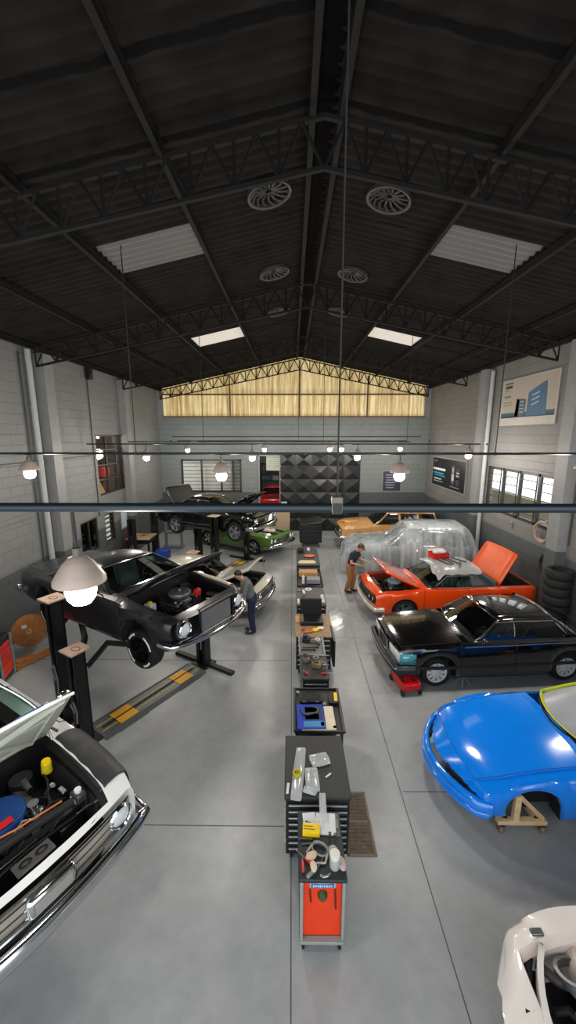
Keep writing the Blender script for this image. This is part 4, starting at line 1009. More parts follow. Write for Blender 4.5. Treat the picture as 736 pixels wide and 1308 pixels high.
# ---- black saloon on stands
def car_saloon():
    t = setcar('glossy black four door saloon with silver slotted wheels beside the blue car', 2.83, 7.85, .03, 184.5)
    pb = paint('saloon_black', '08080a', .12)
    P = classic(fo=.82, wb=2.72, ro=.9, w=.87, hood=.93, cowl=.98, deck=.97, sill=.2, Rr=.36, xg0=-.62, xg1=-3.0, xc=-.48, xn=.74, doors=((-.45, -1.55), (-1.58, -2.6)), bow_f=.06, dark_handles=True, edge=.9, fw=.12)
    P['S'] = [(-3.62, .86), (-3.4, .93), (-2.8, .94), (-1.6, .93), (-.62, .92), (0, .89), (.5, .86), (.82, .8)]
    P['C'] = [(-3.62, .88), (-3.4, .96), (-2.8, .98), (-.62, .98), (-.48, .97), (0, .94), (.6, .89), (.82, .83)]
    B = Body(P); make_body(t, B, pb)
    greenhouse(t, B, dict(zr=1.38, wr=.58, wr2=.57, xAt=-1.2, xCt=-2.5, bow=.14, crown=.9, sides=[(-.84, -1.32, 'p'), (-.92, -1.36, 's'), (-1.56, -1.6, 'p'), (-1.62, -1.65, 's'), (-2.62, -2.42, 'p')]), pb, GLASS)
    interior(t, B, SEATB); wheels(t, B, .31, .2, 'disc', mat('wheel_silver', 'c9ced2', .35, .2))
    gb = mat('bumper_grey', '1d1f22', .45)
    bumper(t, front_bar(B, .42, .07, wrap=.35), .2, .12, gb); MB().tube([(p[0]+.06, p[1]*1.01, .47) for p in front_bar(B, .47, .07, wrap=.1)], .014, 6).build('bumper_strip', STEEL, t)
    bumper(t, rear_bar(B, .44, .06, wrap=.4), .2, .12, gb, 'rear_bumper')
    g = grille(t, B, .53, .79, .27, 6, BLACK, CHROME, off=.03, vert=1)
    MB().lathe([(.035, -.004), (.042, 0), (.035, .004), (.03, 0)], 20, 0, TR(.78, 0, .88) @ MX.Rotation(PI/2, 4, 'Y'), closed=True).build('hood_star', CHROME, t)
    for sg in (-1, 1):
        n = 6; y0, y1 = .33, .8
        q = MB(); q.grid([[(B.nose(sg*(y0+(y1-y0)*i/n), z, .025+(-.04 if i == n else 0)), sg*(y0+(y1-y0)*i/n), z) for i in range(n+1)] for z in (.53, .64, .76)]); ho = q.build('headlight', LENS, t, solid=.03)
        q = MB(); q.grid([[(B.nose(sg*(y1+.005), z, .02)-.16*i, sg*(y1+.012+.018*i), z) for i in range(3)] for z in (.53, .75)]); q.build('indicator', mat('indicator_teal', '4f9aa6', .1, .1, .8), ho, solid=.02)
        MB().tube([(B.nose(sg*y, .74, .02), sg*y, .785) for y in (.3, .5, .7, .8)], .008, 6).build('lamp_trim', CHROME, ho)
    side_strip(t, B, .46, .45, -3.3, .035, mat('side_rubber', '1a1d24', .45)); side_strip(t, B, lambda x: B.S(x)-.045, -.5, -3.4, .013, CHROME, 'waist_trim')
    tail(t, B, .72, .32, .18); mirror(t, B, -.85, 1, pb)
    ant = MB().tube([(-.35, -.7, .93), (-.36, -.7, .97)], .01, 6).build('washer_jet', BLACK, t)
car_saloon()

# ---- freshly painted blue shell
def car_blue():
    t = setcar('bright blue freshly painted car shell with masked windshield and no wheels', 3.02, 4.93, 0, 180.5)
    pb = paint('sky_blue_paint', '0b82f2', .13)
    P = dict(fo=.92, wb=2.6, ro=.95, R=.36, zw=.33, xc=-.66, xn=.74, xg0=-.74, xg1=-3.0, xd=-3.45, doors=[(-.55, -1.85)], bow_f=.3, bow_r=.1, seam=.003, slant=-.25, edge=1.9, tuck=.06, fw=.16,
        W=[(-3.55, .7), (-3.2, .8), (-2, .86), (-.6, .87), (.3, .85), (.65, .8), (.92, .7)],
        S=[(-3.55, .8), (-3.2, .9), (-2, .93), (-.7, .91), (-.2, .86), (.3, .75), (.7, .63), (.92, .53)],
        C=[(-3.55, .85), (-3.2, .98), (-2.9, 1.0), (-.74, .99), (-.66, .97), (-.2, .91), (.3, .81), (.7, .69), (.92, .56)],
        L=[(-3.55, .4), (-3, .28), (-2.2, .22), (-.36, .22), (.36, .25), (.7, .26), (.92, .32)])
    B = Body(P); make_body(t, B, pb)
    mask = film('masking_film', 'aab0b4', .78, .3)
    res, rings = greenhouse(t, B, dict(zr=1.3, wr=.56, wr2=.52, xAt=-1.62, xCt=-2.3, bow=.3, crown=.9, sides=[(-1.1, -1.75, 'p'), (-1.16, -1.8, 's'), (-1.9, -2.0, 'p'), (-2.7, -2.25, 'p')]), pb, DGLASS, frame=None, ws_mat=mask)
    loop = [rings[0][i] for i in range(9)]; side1 = [rings[k][8] for k in range(7)]; topl = [rings[6][i] for i in range(8, -1, -1)]; side2 = [rings[k][0] for k in range(6, -1, -1)]
    tp = MB(); tp.tube([(p[0]-.012, p[1], p[2]+.008) for p in loop+side1[1:]+topl[1:]+side2[1:-1]], .055, 6, True, flat=.18, up=(1, 0, .8)); tp.build('masking_tape', mat('yellow_tape', 'd9dc28', .6), t)
    MB().lathe([(.03, -.01), (.045, -.01), (.045, .01), (.03, .01)], 18, 0, TR(-1.0, .77, .97)).build('tape_curl', mat('orange_tape', 'e0b030', .6), t)
    # open lamp apertures and the slot under the hood edge
    for sg in (-1, 1):
        q = MB(); n = 8; 
        q.grid([[(B.nose(sg*(.28+.4*i/n), .5+dz, .004), sg*(.28+.4*i/n), .47+dz*(1-.35*i/n)) for i in range(n+1)] for dz in (0, .05, .1)]); q.build('headlight_opening', DARK, t, solid=.01)
        b = MB()
        for i in range(4): y = .33+.09*i; b.box(B.nose(sg*y, .5, .012), sg*y, .5, .012, .018, .07)
        b.build('lamp_bracket', BLACK, t)
    fb = [(B.nose(.62*u, .42, .05)-.02, .66*u, .40) for u in [-1+q/8 for q in range(17)]]
    fb = [(.52, -.83, .40)]+[(.66, -.78, .4)]+fb+[(.66, .78, .4)]+[(.52, .83, .40)]
    MB().tube(fb, .1, 14, flat=.55, up=(0, 0, 1)).build('bumper', pb, t, 60)
    MB().tube([(p[0]+.045, p[1]*1.03, .33) for p in fb], .05, 10, flat=.6, up=(0, 0, 1)).build('bumper_lip', pb, t, 60)
    s = MB(); s.tube([(-.72-.3*(y/.7)**2+.03, y, B.top(-.66, y)+.006) for y in (-.7, -.5, -.25, 0, .25, .5, .7)], .018, 6); s.build('wiper_slot', DARK, t)
    wd = thing('wheeled_dolly', 'small wooden dolly on casters carrying the front of the blue car', 'dolly', (2.93, 4.16, 0), R(0))
    b = MB(); b.box(0, 0, .17, .62, .08, .06).build('base_beam', mat('pale_wood', 'd3b68c', .6, var=.15, scale=14), wd, bevel=.006)
    MB().box(0, .9, .17, .62, .1, .07).build('rear_beam', mat('pale_wood', 'd3b68c', .6, var=.15, scale=14), wd, bevel=.006)
    for x in (-.2, .2): MB().box(x, .45, .17, .08, .9, .06).build('long_beam', mat('pale_wood', 'd3b68c', .6, var=.15, scale=14), wd, bevel=.006)
    for y in (0, .9): 
        MB().box(-.08, y, .38, .075, .07, .36).build('upright', mat('pale_wood', 'd3b68c', .6, var=.15, scale=14), wd, bevel=.005)
        MB().tube([(-.06, y, .54), (.27, y, .2)], .033, 4).build('diagonal_brace', mat('pale_wood', 'd3b68c', .6, var=.15, scale=14), wd, smooth=0)
    for x in (-.26, .26):
        for y in (0, .9):
            c = MB(); c.box(x, y, .125, .09, .09, .02); c.box(x-.022, y, .09, .006, .04, .07); c.box(x+.022, y, .09, .006, .04, .07); co = c.build('caster', STEEL, wd)
            MB().cyl((x-.016, y, .05), (x+.016, y, .05), .05, n=18).build('caster_wheel', mat('caster_tan', '8a7558', .6), co)
car_blue()

# ---- white stripped nose, bottom right
def car_nose():
    t = setcar('stripped white car front without hood, cut off at the lower right', 2.43, 1.95, 0, 181)
    pw = paint('primer_white', 'e9e3df', .35); pk = mat('bay_pinkish', 'd2c3ba', .5)
    P = dict(fo=.85, wb=2.5, ro=.9, R=.35, zw=.32, xc=-.5, xn=.55, xg0=-.62, xg1=-2.8, xd=-3.3, doors=[(-.45, -1.6)], bow_f=.32, slant=-.12, edge=1.6, fw=.2,
        W=[(-3.4, .75), (-2, .85), (0, .86), (.5, .8), (.85, .68)], S=[(-3.4, .85), (-2, .92), (-.6, .9), (0, .84), (.5, .74), (.85, .6)],
        C=[(-3.4, .9), (-2.8, .97), (-.5, .96), (0, .88), (.5, .77), (.85, .62)], L=[(-3.4, .4), (-2.4, .22), (0, .22), (.6, .22), (.85, .28)])
    B = Body(P); make_body(t, B, pw, no_hood=True, bay_mat=pk)
    greenhouse(t, B, dict(zr=1.33, wr=.57, wr2=.55, xAt=-1.35, xCt=-2.3, bow=.16, sides=[(-.86, -1.45, 'p'), (-.94, -1.5, 's'), (-1.6, -1.65, 'p'), (-1.68, -1.72, 's'), (-2.5, -2.2, 'p')]), pw, GLASS, frame=None)
    interior(t, B, SEATG); wheels(t, B, .3, .2, 'disc')
    e, a = engine(t, B, mat('tan_cover', '9a8474', .5), mat('dull_alloy', '8d8985', .4, .6), zoff=-.02)
    # radiator support, lamp slots, strut towers
    b = MB(); pts = [(B.nose(y, .7)-.28, y, .74) for y in [-.6+.1*i for i in range(13)]]
    b.tube(pts, .07, 4, flat=.45, up=(0, 0, 1)); so = b.build('radiator_support', pw, t)
    for i in range(7): MB().cyl((pts[2*i][0], pts[2*i][1], .775), (pts[2*i][0], pts[2*i][1], .783), .014, n=10).build('bolt', STEEL, so)
    for sg in (-1, 1):
        n = 6; q = MB(); q.grid([[(B.nose(sg*(.25+.38*i/n), .62)-.19+dx, sg*(.25+.38*i/n), B.top(B.fo-.19+dx, .25+.38*i/n)+.012) for i in range(n+1)] for dx in (-.03, .03)]); q.build('headlight_slot', DARK, t, solid=.02)
        s = MB(); s.lathe([(.07, .06), (.14, .05), (.17, 0), (.19, -.2)], 22, 0, TR(-.05, sg*.5, .72)); so = s.build('strut_tower', pk, t)
        MB().cyl((-.05, sg*.5, .77), (-.05, sg*.5, .8), .05, n=16).build('strut_mount', RUBBER, so)
        MB().tube([(.4, sg*.52, .72), (.3, sg*.4, .74), (.1, sg*.3, .76), (-.2, sg*.36, .74)], .035, 8).build('wiring_loom', mat('loom_dark', '2a2024', .6), t)
    MB().lathe([(.12, -.03), (.15, -.03), (.15, .03), (.12, .03)], 24, 0, TR(.15, -.42, .76) @ MX.Rotation(.4, 4, 'X'), closed=True).build('belt_pulley', STEEL, t)
    MB().tube([(.3, -.2, .74), (.1, -.1, .82), (-.1, .05, .82), (-.35, .2, .76)], .03, 8).build('intake_hose', mat('brown_hose', '5a463c', .5), t)
    MB().box(-.3, -.3, .8, .2, .26, .05).build('fuse_box', mat('fuse_amber', 'b08040', .5), t, bevel=.01)
    MB().box(.32, -.66, .83, .1, .05, .03).build('hood_hinge', STEEL, t, bevel=.005)
car_nose()

# ---- tan estate car at the back
def wagon(t, pm, B, zr, gl, roofm=None):
    greenhouse(t, B, dict(zr=zr, wr=.68, wr2=.68, xAt=B.xg0-.62, xCt=B.xg1+.25, bow=.08, crown=.8, inset=.1, sides=[(B.xg0-.14, B.xg0-.7, 'p'), (B.xg0-.2, B.xg0-.74, 's'), (-1.75, -1.72, 'p'), (-1.85, -1.82, 's'), (-2.55, -2.52, 'p'), (-2.65, -2.62, 's'), (B.xg1+.1, B.xg1+.35, 'p')]), pm, gl, roofm)
def car_tan():
    t = setcar('tan orange estate car parked behind the plastic covered one', 2.95, 17.6, .06, 180)
    pt = paint('tan_paint', 'd39a58', .25)
    P = classic(fo=.85, wb=2.75, ro=.95, w=.92, hood=1.04, cowl=1.1, deck=1.08, sill=.36, xg0=-.62, xg1=-3.55, xd=-3.65, deck_=0, fw=.14)
    P['S'] = [(-3.7, 1.05), (-2, 1.07), (-.62, 1.06), (0, 1.02), (.5, .98), (.85, .9)]; P['C'] = [(-3.7, 1.06), (-3.5, 1.1), (-.62, 1.12), (0, 1.09), (.5, 1.04), (.85, .92)]; P['deck'] = False
    B = Body(P); make_body(t, B, pt); wagon(t, pt, B, 1.66, DGLASS); interior(t, B, SEATB); wheels(t, B, .36, .22, 'disc', dz=.0)
    bumper(t, front_bar(B, .5, .07), .16, .1, CHROME); grille(t, B, .62, .84, .5, 5, BLACK, CHROME)
    for sg in (-1, 1): headlamp(t, B.nose(sg*.68, .74, .02), sg*.68, .74, .1)
    MB().ell((.2, 0, B.C(.2)-.01), (.5, .3, .05), 18, 8).build('hood_bulge', pt, t)
car_tan()

# ---- estate under clear plastic
def streaky(name):
    m = film(name, 'c3ccce', .5, .2); nt = m.node_tree; N = nt.nodes; no = [n for n in N if n.type == 'TEX_NOISE'][0]; mr = [n for n in N if n.type == 'MAP_RANGE'][0]
    tc = [n for n in N if n.type == 'TEX_COORD'][0]; mp = N.new('ShaderNodeMapping'); mp.inputs['Scale'].default_value = (1.5, 1, .4); nt.links.new(tc.outputs['Object'], mp.inputs[0]); nt.links.new(mp.outputs[0], no.inputs['Vector'])
    no.inputs['Scale'].default_value = 1.6; no.inputs['Detail'].default_value = 3; no.inputs['Distortion'].default_value = .6
    mr.inputs['From Min'].default_value = .38; mr.inputs['From Max'].default_value = .68; mr.inputs['To Min'].default_value = .3; mr.inputs['To Max'].default_value = .66; return m
def car_covered():
    loc, yaw = (2.95, 14.4, 0), 173.5
    t = setcar('grey boxy estate car shrouded under a translucent plastic sheet', loc[0], loc[1], .05, yaw)
    pt = paint('dull_grey_paint', '5f6c70', .3)
    P = classic(fo=.82, wb=2.65, ro=.85, w=.9, hood=1.04, cowl=1.1, deck=1.08, sill=.36, xg0=-.6, xg1=-3.4, xd=-3.45, fw=.14)
    P['S'] = [(-3.5, 1.05), (-2, 1.07), (-.62, 1.06), (0, 1.02), (.5, .98), (.82, .9)]; P['C'] = [(-3.5, 1.06), (-3.3, 1.1), (-.62, 1.12), (0, 1.09), (.5, 1.04), (.82, .92)]; P['deck'] = False
    B = Body(P); make_body(t, B, pt); wagon(t, pt, B, 1.72, DGLASS, mat('white_roof', 'c4c9ca', .4)); interior(t, B, SEATB); wheels(t, B, .36, .22, 'disc')
    bumper(t, front_bar(B, .5, .06), .15, .1, CHROME); grille(t, B, .62, .84, .6, 5)
    for sg in (-1, 1): headlamp(t, B.nose(sg*.68, .74, .02), sg*.68, .74, .1)
    zt = curve([(1.02, .5), (.95, .95), (.6, 1.11), (-.1, 1.18), (-.6, 1.26), (-1.25, 1.75), (-1.5, 1.82), (-3.1, 1.82), (-3.3, 1.76), (-3.68, 1.0), (-3.75, .5)])
    wt = curve([(1.02, .8), (.6, .87), (-.6, .84), (-1.3, .73), (-3.0, .73), (-3.7, .8)])
    wl = curve([(1.02, .86), (.5, .97), (-1.5, 1.0), (-3.3, .98), (-3.75, .86)])
    rows = []; n = 150; rr = random.Random(5); ph = [rr.uniform(0, 6) for _ in range(6)]
    for i in range(n+1):
        x = 1.02-4.77*i/n; zz = zt(x); a, b = wt(x), wl(x); half = []
        f = .8*math.sin(x*5+ph[0]+.9*math.sin(x*2))+.3*math.sin(x*17+ph[1])+.3*math.sin(x*31+ph[2])
        for q, (y, z) in enumerate(((b+.05, .12), (b+.03, .4), (b+.02, .75), (b, min(1.08, zz-.02)), ((a+b)/2-.01, min(1.1+(zz-1.1)*.45, zz-.01)) if zz > 1.25 else ((a+b)/2, zz-.01), (a, zz-.035 if zz > 1.25 else zz), (a*.8, zz+.01), (a*.4, zz+.022), (0, zz+.025))):
            k = (.05, .035, .022, .01, .012, .004, .003, .002, .002)[q]; half.append((y+k*f*(1 if q < 6 else 0), z+(.012*f if q < 3 else k*f*.6), q))
        r_ = [(x, -y, z) for y, z, q in half]; g = .5*math.sin(x*15+ph[3])+.4*math.sin(x*31+ph[4])
        r_ += [(x, y+.5*(half[len(half)-2-m][0]*0)+(.05*g if m > 4 else 0), z) for m, (y, z, q) in enumerate(half[-2::-1])]
        rows.append(r_)
    for (ri, x) in ((0, 1.03), (-1, -3.76)):
        base = rows[ri]; k = [(x+(.06 if ri == 0 else -.06)*(1+.4*math.sin(m*2.1)), p[1], max(.1, p[2]-.34 if p[2] > .44 else .1)) for m, p in enumerate(base)]
        if ri == 0: rows.insert(0, k)
        else: rows.append(k)
    cv = MB().grid(rows).build('plastic_sheet', streaky('dust_sheet'), smooth=80); place(cv, loc, R(yaw))
    tag(cv, 'big translucent plastic dust sheet hanging in folds over a boxy estate car', 'sheet')
car_covered()

# ---- red car body in the room beyond
def car_red():
    t = setcar('bright red stripped car body in the room beyond the back doorway', -1.05, 22.3, .55, -90)
    pr = paint('race_red', 'e01418', .2); B = Body(classic(fo=.8, w=.85)); make_body(t, B, pr, no_hood=True, bay_mat=mat('bay_red', '8a0c10', .4))
    greenhouse(t, B, dict(zr=1.34, wr=.6, wr2=.57, xAt=-1.2, xCt=-2.25, sides=[(-.76, -1.28, 'p'), (-.84, -1.34, 's'), (-1.62, -1.68, 'p'), (-1.69, -1.74, 's'), (-2.5, -2.2, 'p')]), pr, DGLASS, frame=None)
    wheels(t, B, .33, .22, droop=.02)
    for q, (x, y) in enumerate(((0, .55), (0, -.55), (-2.6, .55), (-2.6, -.55))):
        b = MB(); b.tube([(x, y, -.55), (x, y, .25)], .05, 8); b.build('support_stand', BLACK, t)
car_red()
# ---------------------------------------------------------------- hanging lamp rails
RAIL = mat('rail_blue_black', '15242c', .35); SHADE = mat('shade_enamel', 'b9a79b', .4); BULB = glow('bulb', 'fff4e2', 14)
ROWS = [(2.14, 4.6, -7.0, 7.0, .026, 'near'), (7.15, 4.66, -6.7, 6.85, .022, 'second'), (12.7, 4.7, -6.6, 6.0, .022, 'third'), (18.0, 4.72, -5.2, 5.2, .022, 'farthest')]
RL = ['thick dark pipe crossing the whole view in front, nearest of the rails', 'thin dark lamp pipe spanning the hall, second from the camera', 'thin dark lamp pipe spanning the hall, third from the camera', 'thin dark lamp pipe spanning the hall, nearest the back wall']
for (y, z, x0, x1, r, nm), lb in zip(ROWS, RL):
    o = tag(MB().tube([(max(x0, XL+.02), y, z), (min(x1, XR-.02), y, z)], r, 12).build('lamp_pipe', RAIL), lb, 'pipe')
    cl = MB()
    for x in (-5.5, -2.8, .25, 3.65, 6.2): cl.box(x, y, z, .05, r*2.4, r*2.4)
    cl.build('pipe_clamp', BLACK, o)
for (y, z, x0, x1, lb) in ((12.1, 4.78, -5.0, 3.6, 'thin secondary rail just before the third lamp pipe'), (15.2, 4.92, -4.6, 4.9, 'thin rail between the third and farthest lamp pipes, raised')):
    tag(MB().tube([(x0, y, z), (x1, y, z)], .022, 8).build('cable_rail', RAIL), lb, 'pipe')
def wire(x, y, z0, z1, lb, r=.009): tag(MB().tube([(x, y, z0), (x, y, z1)], r, 6).build('suspension_rod', mat('rod_steel', '1d1e20', .6)), lb, 'rod')
wire(.25, 2.14, 4.6, roofz(.25), 'thin rod hanging from the ridge to the nearest pipe', .005)
wire(-2.83, 7.15, 4.66, roofz(-2.83), 'thin rod holding the second pipe, left of the ridge'); wire(3.66, 7.15, 4.66, roofz(3.66), 'thin rod holding the second pipe, right of the ridge')
wire(-2.83, 12.7, 4.7, roofz(-2.83), 'thin rod holding the third pipe, left of the ridge'); wire(1.0, 12.7, 4.7, roofz(1.0), 'thin rod holding the third pipe near the middle'); wire(.3, 18, 4.72, roofz(.3), 'thin rod holding the farthest pipe'); wire(3.66, 12.7, 4.7, roofz(3.66), 'thin rod holding the third pipe, right of the ridge')
for x, y, z in ((.25, 2.14, 4.62),):
    b = MB(); b.box(0, 0, .0, .06, .06, .09); o = b.build('rod_clamp', mat('clamp_tan', '6d6a5c', .5), bevel=.006); place(o, (x, y, z)); tag(o, 'small square clamp where the ridge rod meets the nearest pipe', 'clamp')
def pendant(x, y, zp, zb, label, P, s=1, ang=0):
    t = thing('pendant_lamp', label, 'lamp', (x, y, zp), 0, 'hanging workshop lamps'); d = zb-zp
    MB().tube([(.0, 0, 0), (.0, 0, d+.36*s)], .011, 8).build('stem', BLACK, t)
    MB().cyl((0, 0, d+.31*s), (0, 0, d+.38*s), .03*s, n=14).build('socket', mat('socket_tan', '6b6258', .5), t, bevel=.004)
    MB().lathe([(.03, .32), (.06, .31), (.1, .27), (.145, .2), (.165, .165), (.168, .14), (.16, .14), (.14, .195), (.095, .262), (.03, .305)], 32, 0, TR(0, 0, d) @ MX.Scale(s, 4)).build('lamp_shade', SHADE, t)
    MB().lathe([(.0, -.02), (.06, -.01), (.09, .03), (.1, .08), (.088, .14), (.05, .2), (.03, .22)], 24, 0, TR(0, 0, d) @ MX.Scale(s, 4)).build('bulb', BULB, t)
    L = bpy.data.lights.new('lamp_light', 'POINT'); L.energy = P; L.color = (1, .93, .84); L.shadow_soft_size = .25
    lo = bpy.data.objects.new('lamp_light', L); COL.objects.link(lo); lo.parent = t; lo.location = (0, 0, d-.1)
PW = 180
pendant(-1.23, 2.14, 4.6, 4.04, 'largest hanging lamp with tan enamel shade, nearest at the left', PW*.6, .86)
pendant(-4.82, 7.15, 4.66, 4.22, 'hanging lamp in front of the left wall column, second row', PW)
pendant(-1.29, 7.15, 4.66, 4.18, 'hanging lamp before the louvred back gate, second row', PW)
pendant(1.96, 7.15, 4.66, 4.18, 'hanging lamp in front of the small back wall poster', PW)
pendant(5.3, 7.15, 4.66, 4.75-.5, 'hanging lamp by the right barred window, second row', PW)
for i, (x, y, zb, lb) in enumerate(((-4.7, 12.7, 4.18, 'hanging lamp beside the left wall display window'), (-1.28, 12.7, 4.18, 'hanging lamp left of the back doorway, third row'), (2.1, 12.7, 4.2, 'hanging lamp over the covered estate car, third row'), (5.65, 12.7, 4.26, 'hanging lamp at the corner of the black wall poster'),
    (-4.75, 18, 4.22, 'small distant lamp above the louvred gate'), (-1.25, 18, 4.25, 'small distant lamp above the back doorway'), (1.72, 18, 4.26, 'small distant lamp before the quilted panel, left of a pair'), (2.25, 18, 4.26, 'small distant lamp before the quilted panel, right of a pair'), (4.9, 18, 4.28, 'small distant lamp near the right end of the far pipe'))):
    pendant(x, y, ROWS[2 if y < 15 else 3][1], zb, lb, PW*(1 if y < 15 else .8) if i not in (6, 7) else PW*.4)
# ---------------------------------------------------------------- lifts
LIFT = mat('lift_black', '0e0f11', .4); PINK = mat('plate_cardboard', 'b79a86', .7, var=.15, scale=20); CHEQ = mat('lift_plate_grey', '5d6163', .4, .3, bump=.2, scale=50); YEL = mat('safety_yellow', 'eeac14', .5)
def post(x, y, h, label, rz=0, w=.26, feet=False, plate=True):
    t = thing('lift_post', label, 'lift post', (x, y, 0), rz, 'vehicle lift posts')
    b = MB(); b.box(0, .07, h/2, w, .03, h); b.box(-w/2+.015, 0, h/2, .03, .17, h); b.box(w/2-.015, 0, h/2, .03, .17, h); b.box(-w/2+.05, -.08, h/2, .07, .02, h); b.box(w/2-.05, -.08, h/2, .07, .02, h); b.build('column', LIFT, t, smooth=0)
    c = MB(); c.box(0, -.01, h*.55, .13, .1, .5); c.build('carriage', IRON, t, bevel=.01)
    MB().box(0, 0, .02, w+.16, .36, .04).build('base_plate', LIFT, t, bevel=.005)
    if plate:
        MB().box(0, 0, h+.014, .34, .34, .028).build('top_plate', PINK, t, bevel=.005)
        MB().lathe([(.05, -.004), (.062, 0), (.05, .006)], 16, 0, TR(.02, 0, h+.03) @ MX.Diagonal((1.5, 1, 1, 1)), closed=True).build('plate_ring', mat('rust_ring', '7a4630', .6), t)
    if feet:
        for s in (-1, 1): MB().box(s*.45, 0, .035, .75, .12, .07).build('foot', LIFT, t, bevel=.01)
    MB().tube([(-.03, -.1, h*.35), (-.05, -.14, h*.45), (.04, -.14, h*.5), (.05, -.11, h*.38), (.03, -.11, h*.25)], .014, 6).build('hydraulic_hose', GREYP, t)
    return t
P1 = post(-3.43, 5.62, 1.65, 'lift post with square top plate right behind the raised white hood', R(-30)); P2 = post(-4.03, 6.15, 2.28, 'tallest black lift post, behind the nearest hanging lamp', R(-30))
post(-1.95, 7.87, 1.62, 'lift post with splayed feet beneath the nose of the satin black car', R(-30), feet=True)
post(-2.72, 13.35, 2.2, 'lift post with square plate next to the far black sedan front wheel', R(-25)); post(-1.82, 15.3, 1.2, 'short lift post with feet between far black sedan and green car', R(-25), w=.2, feet=True, plate=False)
post(-3.25, 12.3, 1.2, 'low lift post with pinkish plate just behind the black car hood tip', R(-20)); post(-3.65, 14.75, 1.5, 'black post standing under the middle of the far black sedan', R(-25), plate=False)
post(-6.0, 14.2, 1.9, 'black post close to left wall, left of the orange fire extinguisher', 0, plate=False); post(-5.75, 15.9, 1.9, 'black post close to left wall, right of the orange fire extinguisher', 0, plate=False)
def lift_base(x0, y0, x1, y1, label, ys):
    d = V((x1-x0, y1-y0, 0)); L_ = d.length; a = math.atan2(d.y, d.x)
    t = thing('drive_over_plate', label, 'lift base', (x0, y0, 0), a, 'floor plates of the lifts')
    b = MB(); b.prism([(-.3, .003), (-.2, .035), (.2, .035), (.3, .003)], 'x', .2, L_-.2); b.build('floor_plate', CHEQ, t, smooth=0)
    for s in (-.09, .09): MB().box(L_/2, s, .037, L_-.5, .018, .004).build('yellow_line', mat('line_yellow', 'c9b33a', .5), t, smooth=0)
    for k, q in enumerate(ys):
        MB().box(q*L_, 0, .04, .36, .36, .008).build('yellow_square', YEL, t, smooth=0)
        MB().prism([(-.32, .002), (-.2, .03), (-.2, .002)], 'x', q*L_-.3, q*L_+.3).build('ramp', CHEQ, t, smooth=0)
    MB().tube([(.3, .0, .045), (L_-.3, .02, .045)], .012, 6).build('hydraulic_line', LIFT, t)
lift_base(-3.43, 5.62, -1.95, 7.87, 'chequered floor plate with two yellow squares between the near lift posts', (.27, .76))
lift_base(-2.72, 13.35, -1.82, 15.3, 'floor plate with yellow square between the far lift posts', (.72,))
def arm(pts, po, rz):
    M = (TR(*po.location) @ rotz(rz)).inverted(); MB().tube([M @ V(p) for p in pts], .05, 4, flat=1.2).build('lift_arm', LIFT, po, smooth=0)
arm([(-3.36, 5.8, 1.25), (-3.2, 6.2, 1.45), (-2.35, 6.0, 1.5)], P1, R(-30))
arm([(-3.5, 5.8, 1.25), (-3.7, 6.4, 1.45), (-4.3, 7.3, 1.52)], P1, R(-30))

# ---------------------------------------------------------------- tool carts down the middle
CART = mat('cart_black', '17181a', .4); EDGE = mat('drawer_edge', 'a9abad', .35, .7); MAT_ = mat('rubber_mat', '26282a', .6, var=.25, scale=30); TEAL = mat('cart_teal', '3f5658', .4); ORANGE = mat('cart_orange', 'e23a08', .35)
def casters(t, xs, ys, r=.05):
    for x in xs:
        for y in ys:
            c = MB(); c.box(x, y, r*2+.01, .07, .06, .02); c.box(x-.02, y, r*1.4, .005, .035, r*1.4); c.box(x+.02, y, r*1.4, .005, .035, r*1.4); o = c.build('caster', STEEL, t)
            MB().cyl((x-.014, y, r), (x+.014, y, r), r, n=16).build('caster_wheel', RUBBER, o)
def drawer_cart(label, x0, x1, y0, y1, h, nd=7, top=MAT_, sides=True):
    t = thing('tool_cart', label, 'tool cart', ((x0+x1)/2, (y0+y1)/2, 0)); w, d = x1-x0, y1-y0
    MB().box(0, 0, (h+.1)/2, w-.03, d-.03, h-.14).build('body', CART, t, bevel=.01)
    tp = MB().box(0, 0, h-.02, w, d, .04).build('top_mat', top, t, bevel=.012)
    for i in range(nd):
        z = .16+(h-.24)*(i+.5)/nd; dh = (h-.24)/nd
        o = MB().box(0, -d/2+.008, z, w-.08, .025, dh-.014).build('drawer', CART, t, bevel=.004)
        MB().box(0, -d/2-.012, z+dh*.34, w-.1, .022, .018).build('drawer_handle', EDGE, o, bevel=.004)
        if sides: MB().box(-w/2+.008, 0, z+dh*.34, .02, d-.1, .014).build('side_rib', EDGE, t, smooth=0)
    casters(t, (-w/2+.08, w/2-.08), (-d/2+.1, d/2-.1)); return t
# nearest: orange fronted cart
t = thing('tool_cart', 'narrow grey tool cart with orange front panel, nearest of the row', 'tool cart', (.3, 3.27, 0))
b = MB(); b.box(-.205, 0, .5, .03, .64, .72); b.box(.205, 0, .5, .03, .64, .72); b.box(0, .3, .5, .4, .03, .72); b.build('side_panel', TEAL, t, bevel=.006)
fr = MB()
for s in (-1, 1): fr.box(s*.2, -.325, .5, .032, .03, .74)
fr.box(0, -.325, .15, .43, .06, .035); fr.build('frame', mat('cart_frame', '8a938f', .4), t, bevel=.006)
pn = MB().box(0, -.29, .52, .37, .02, .69).build('front_panel', ORANGE, t, smooth=0)
MB().box(0, 0, .88, .46, .68, .04).build('top_mat', mat('top_dark', '1f2a2b', .5, var=.2, scale=20), t, bevel=.01)
MB().box(0, -.02, .12, .42, .6, .03).build('bottom_shelf', TEAL, t)
MB().box(0, -.304, .79, .22, .01, .045).build('name_plate', mat('plate_blue', '3d6fb0', .4), pn, smooth=0)
MB().box(0, -.3015, .79, .245, .004, .062).build('plate_border', mat('plate_rim', 'b9b5b0', .4), pn, smooth=0)
q = MB()
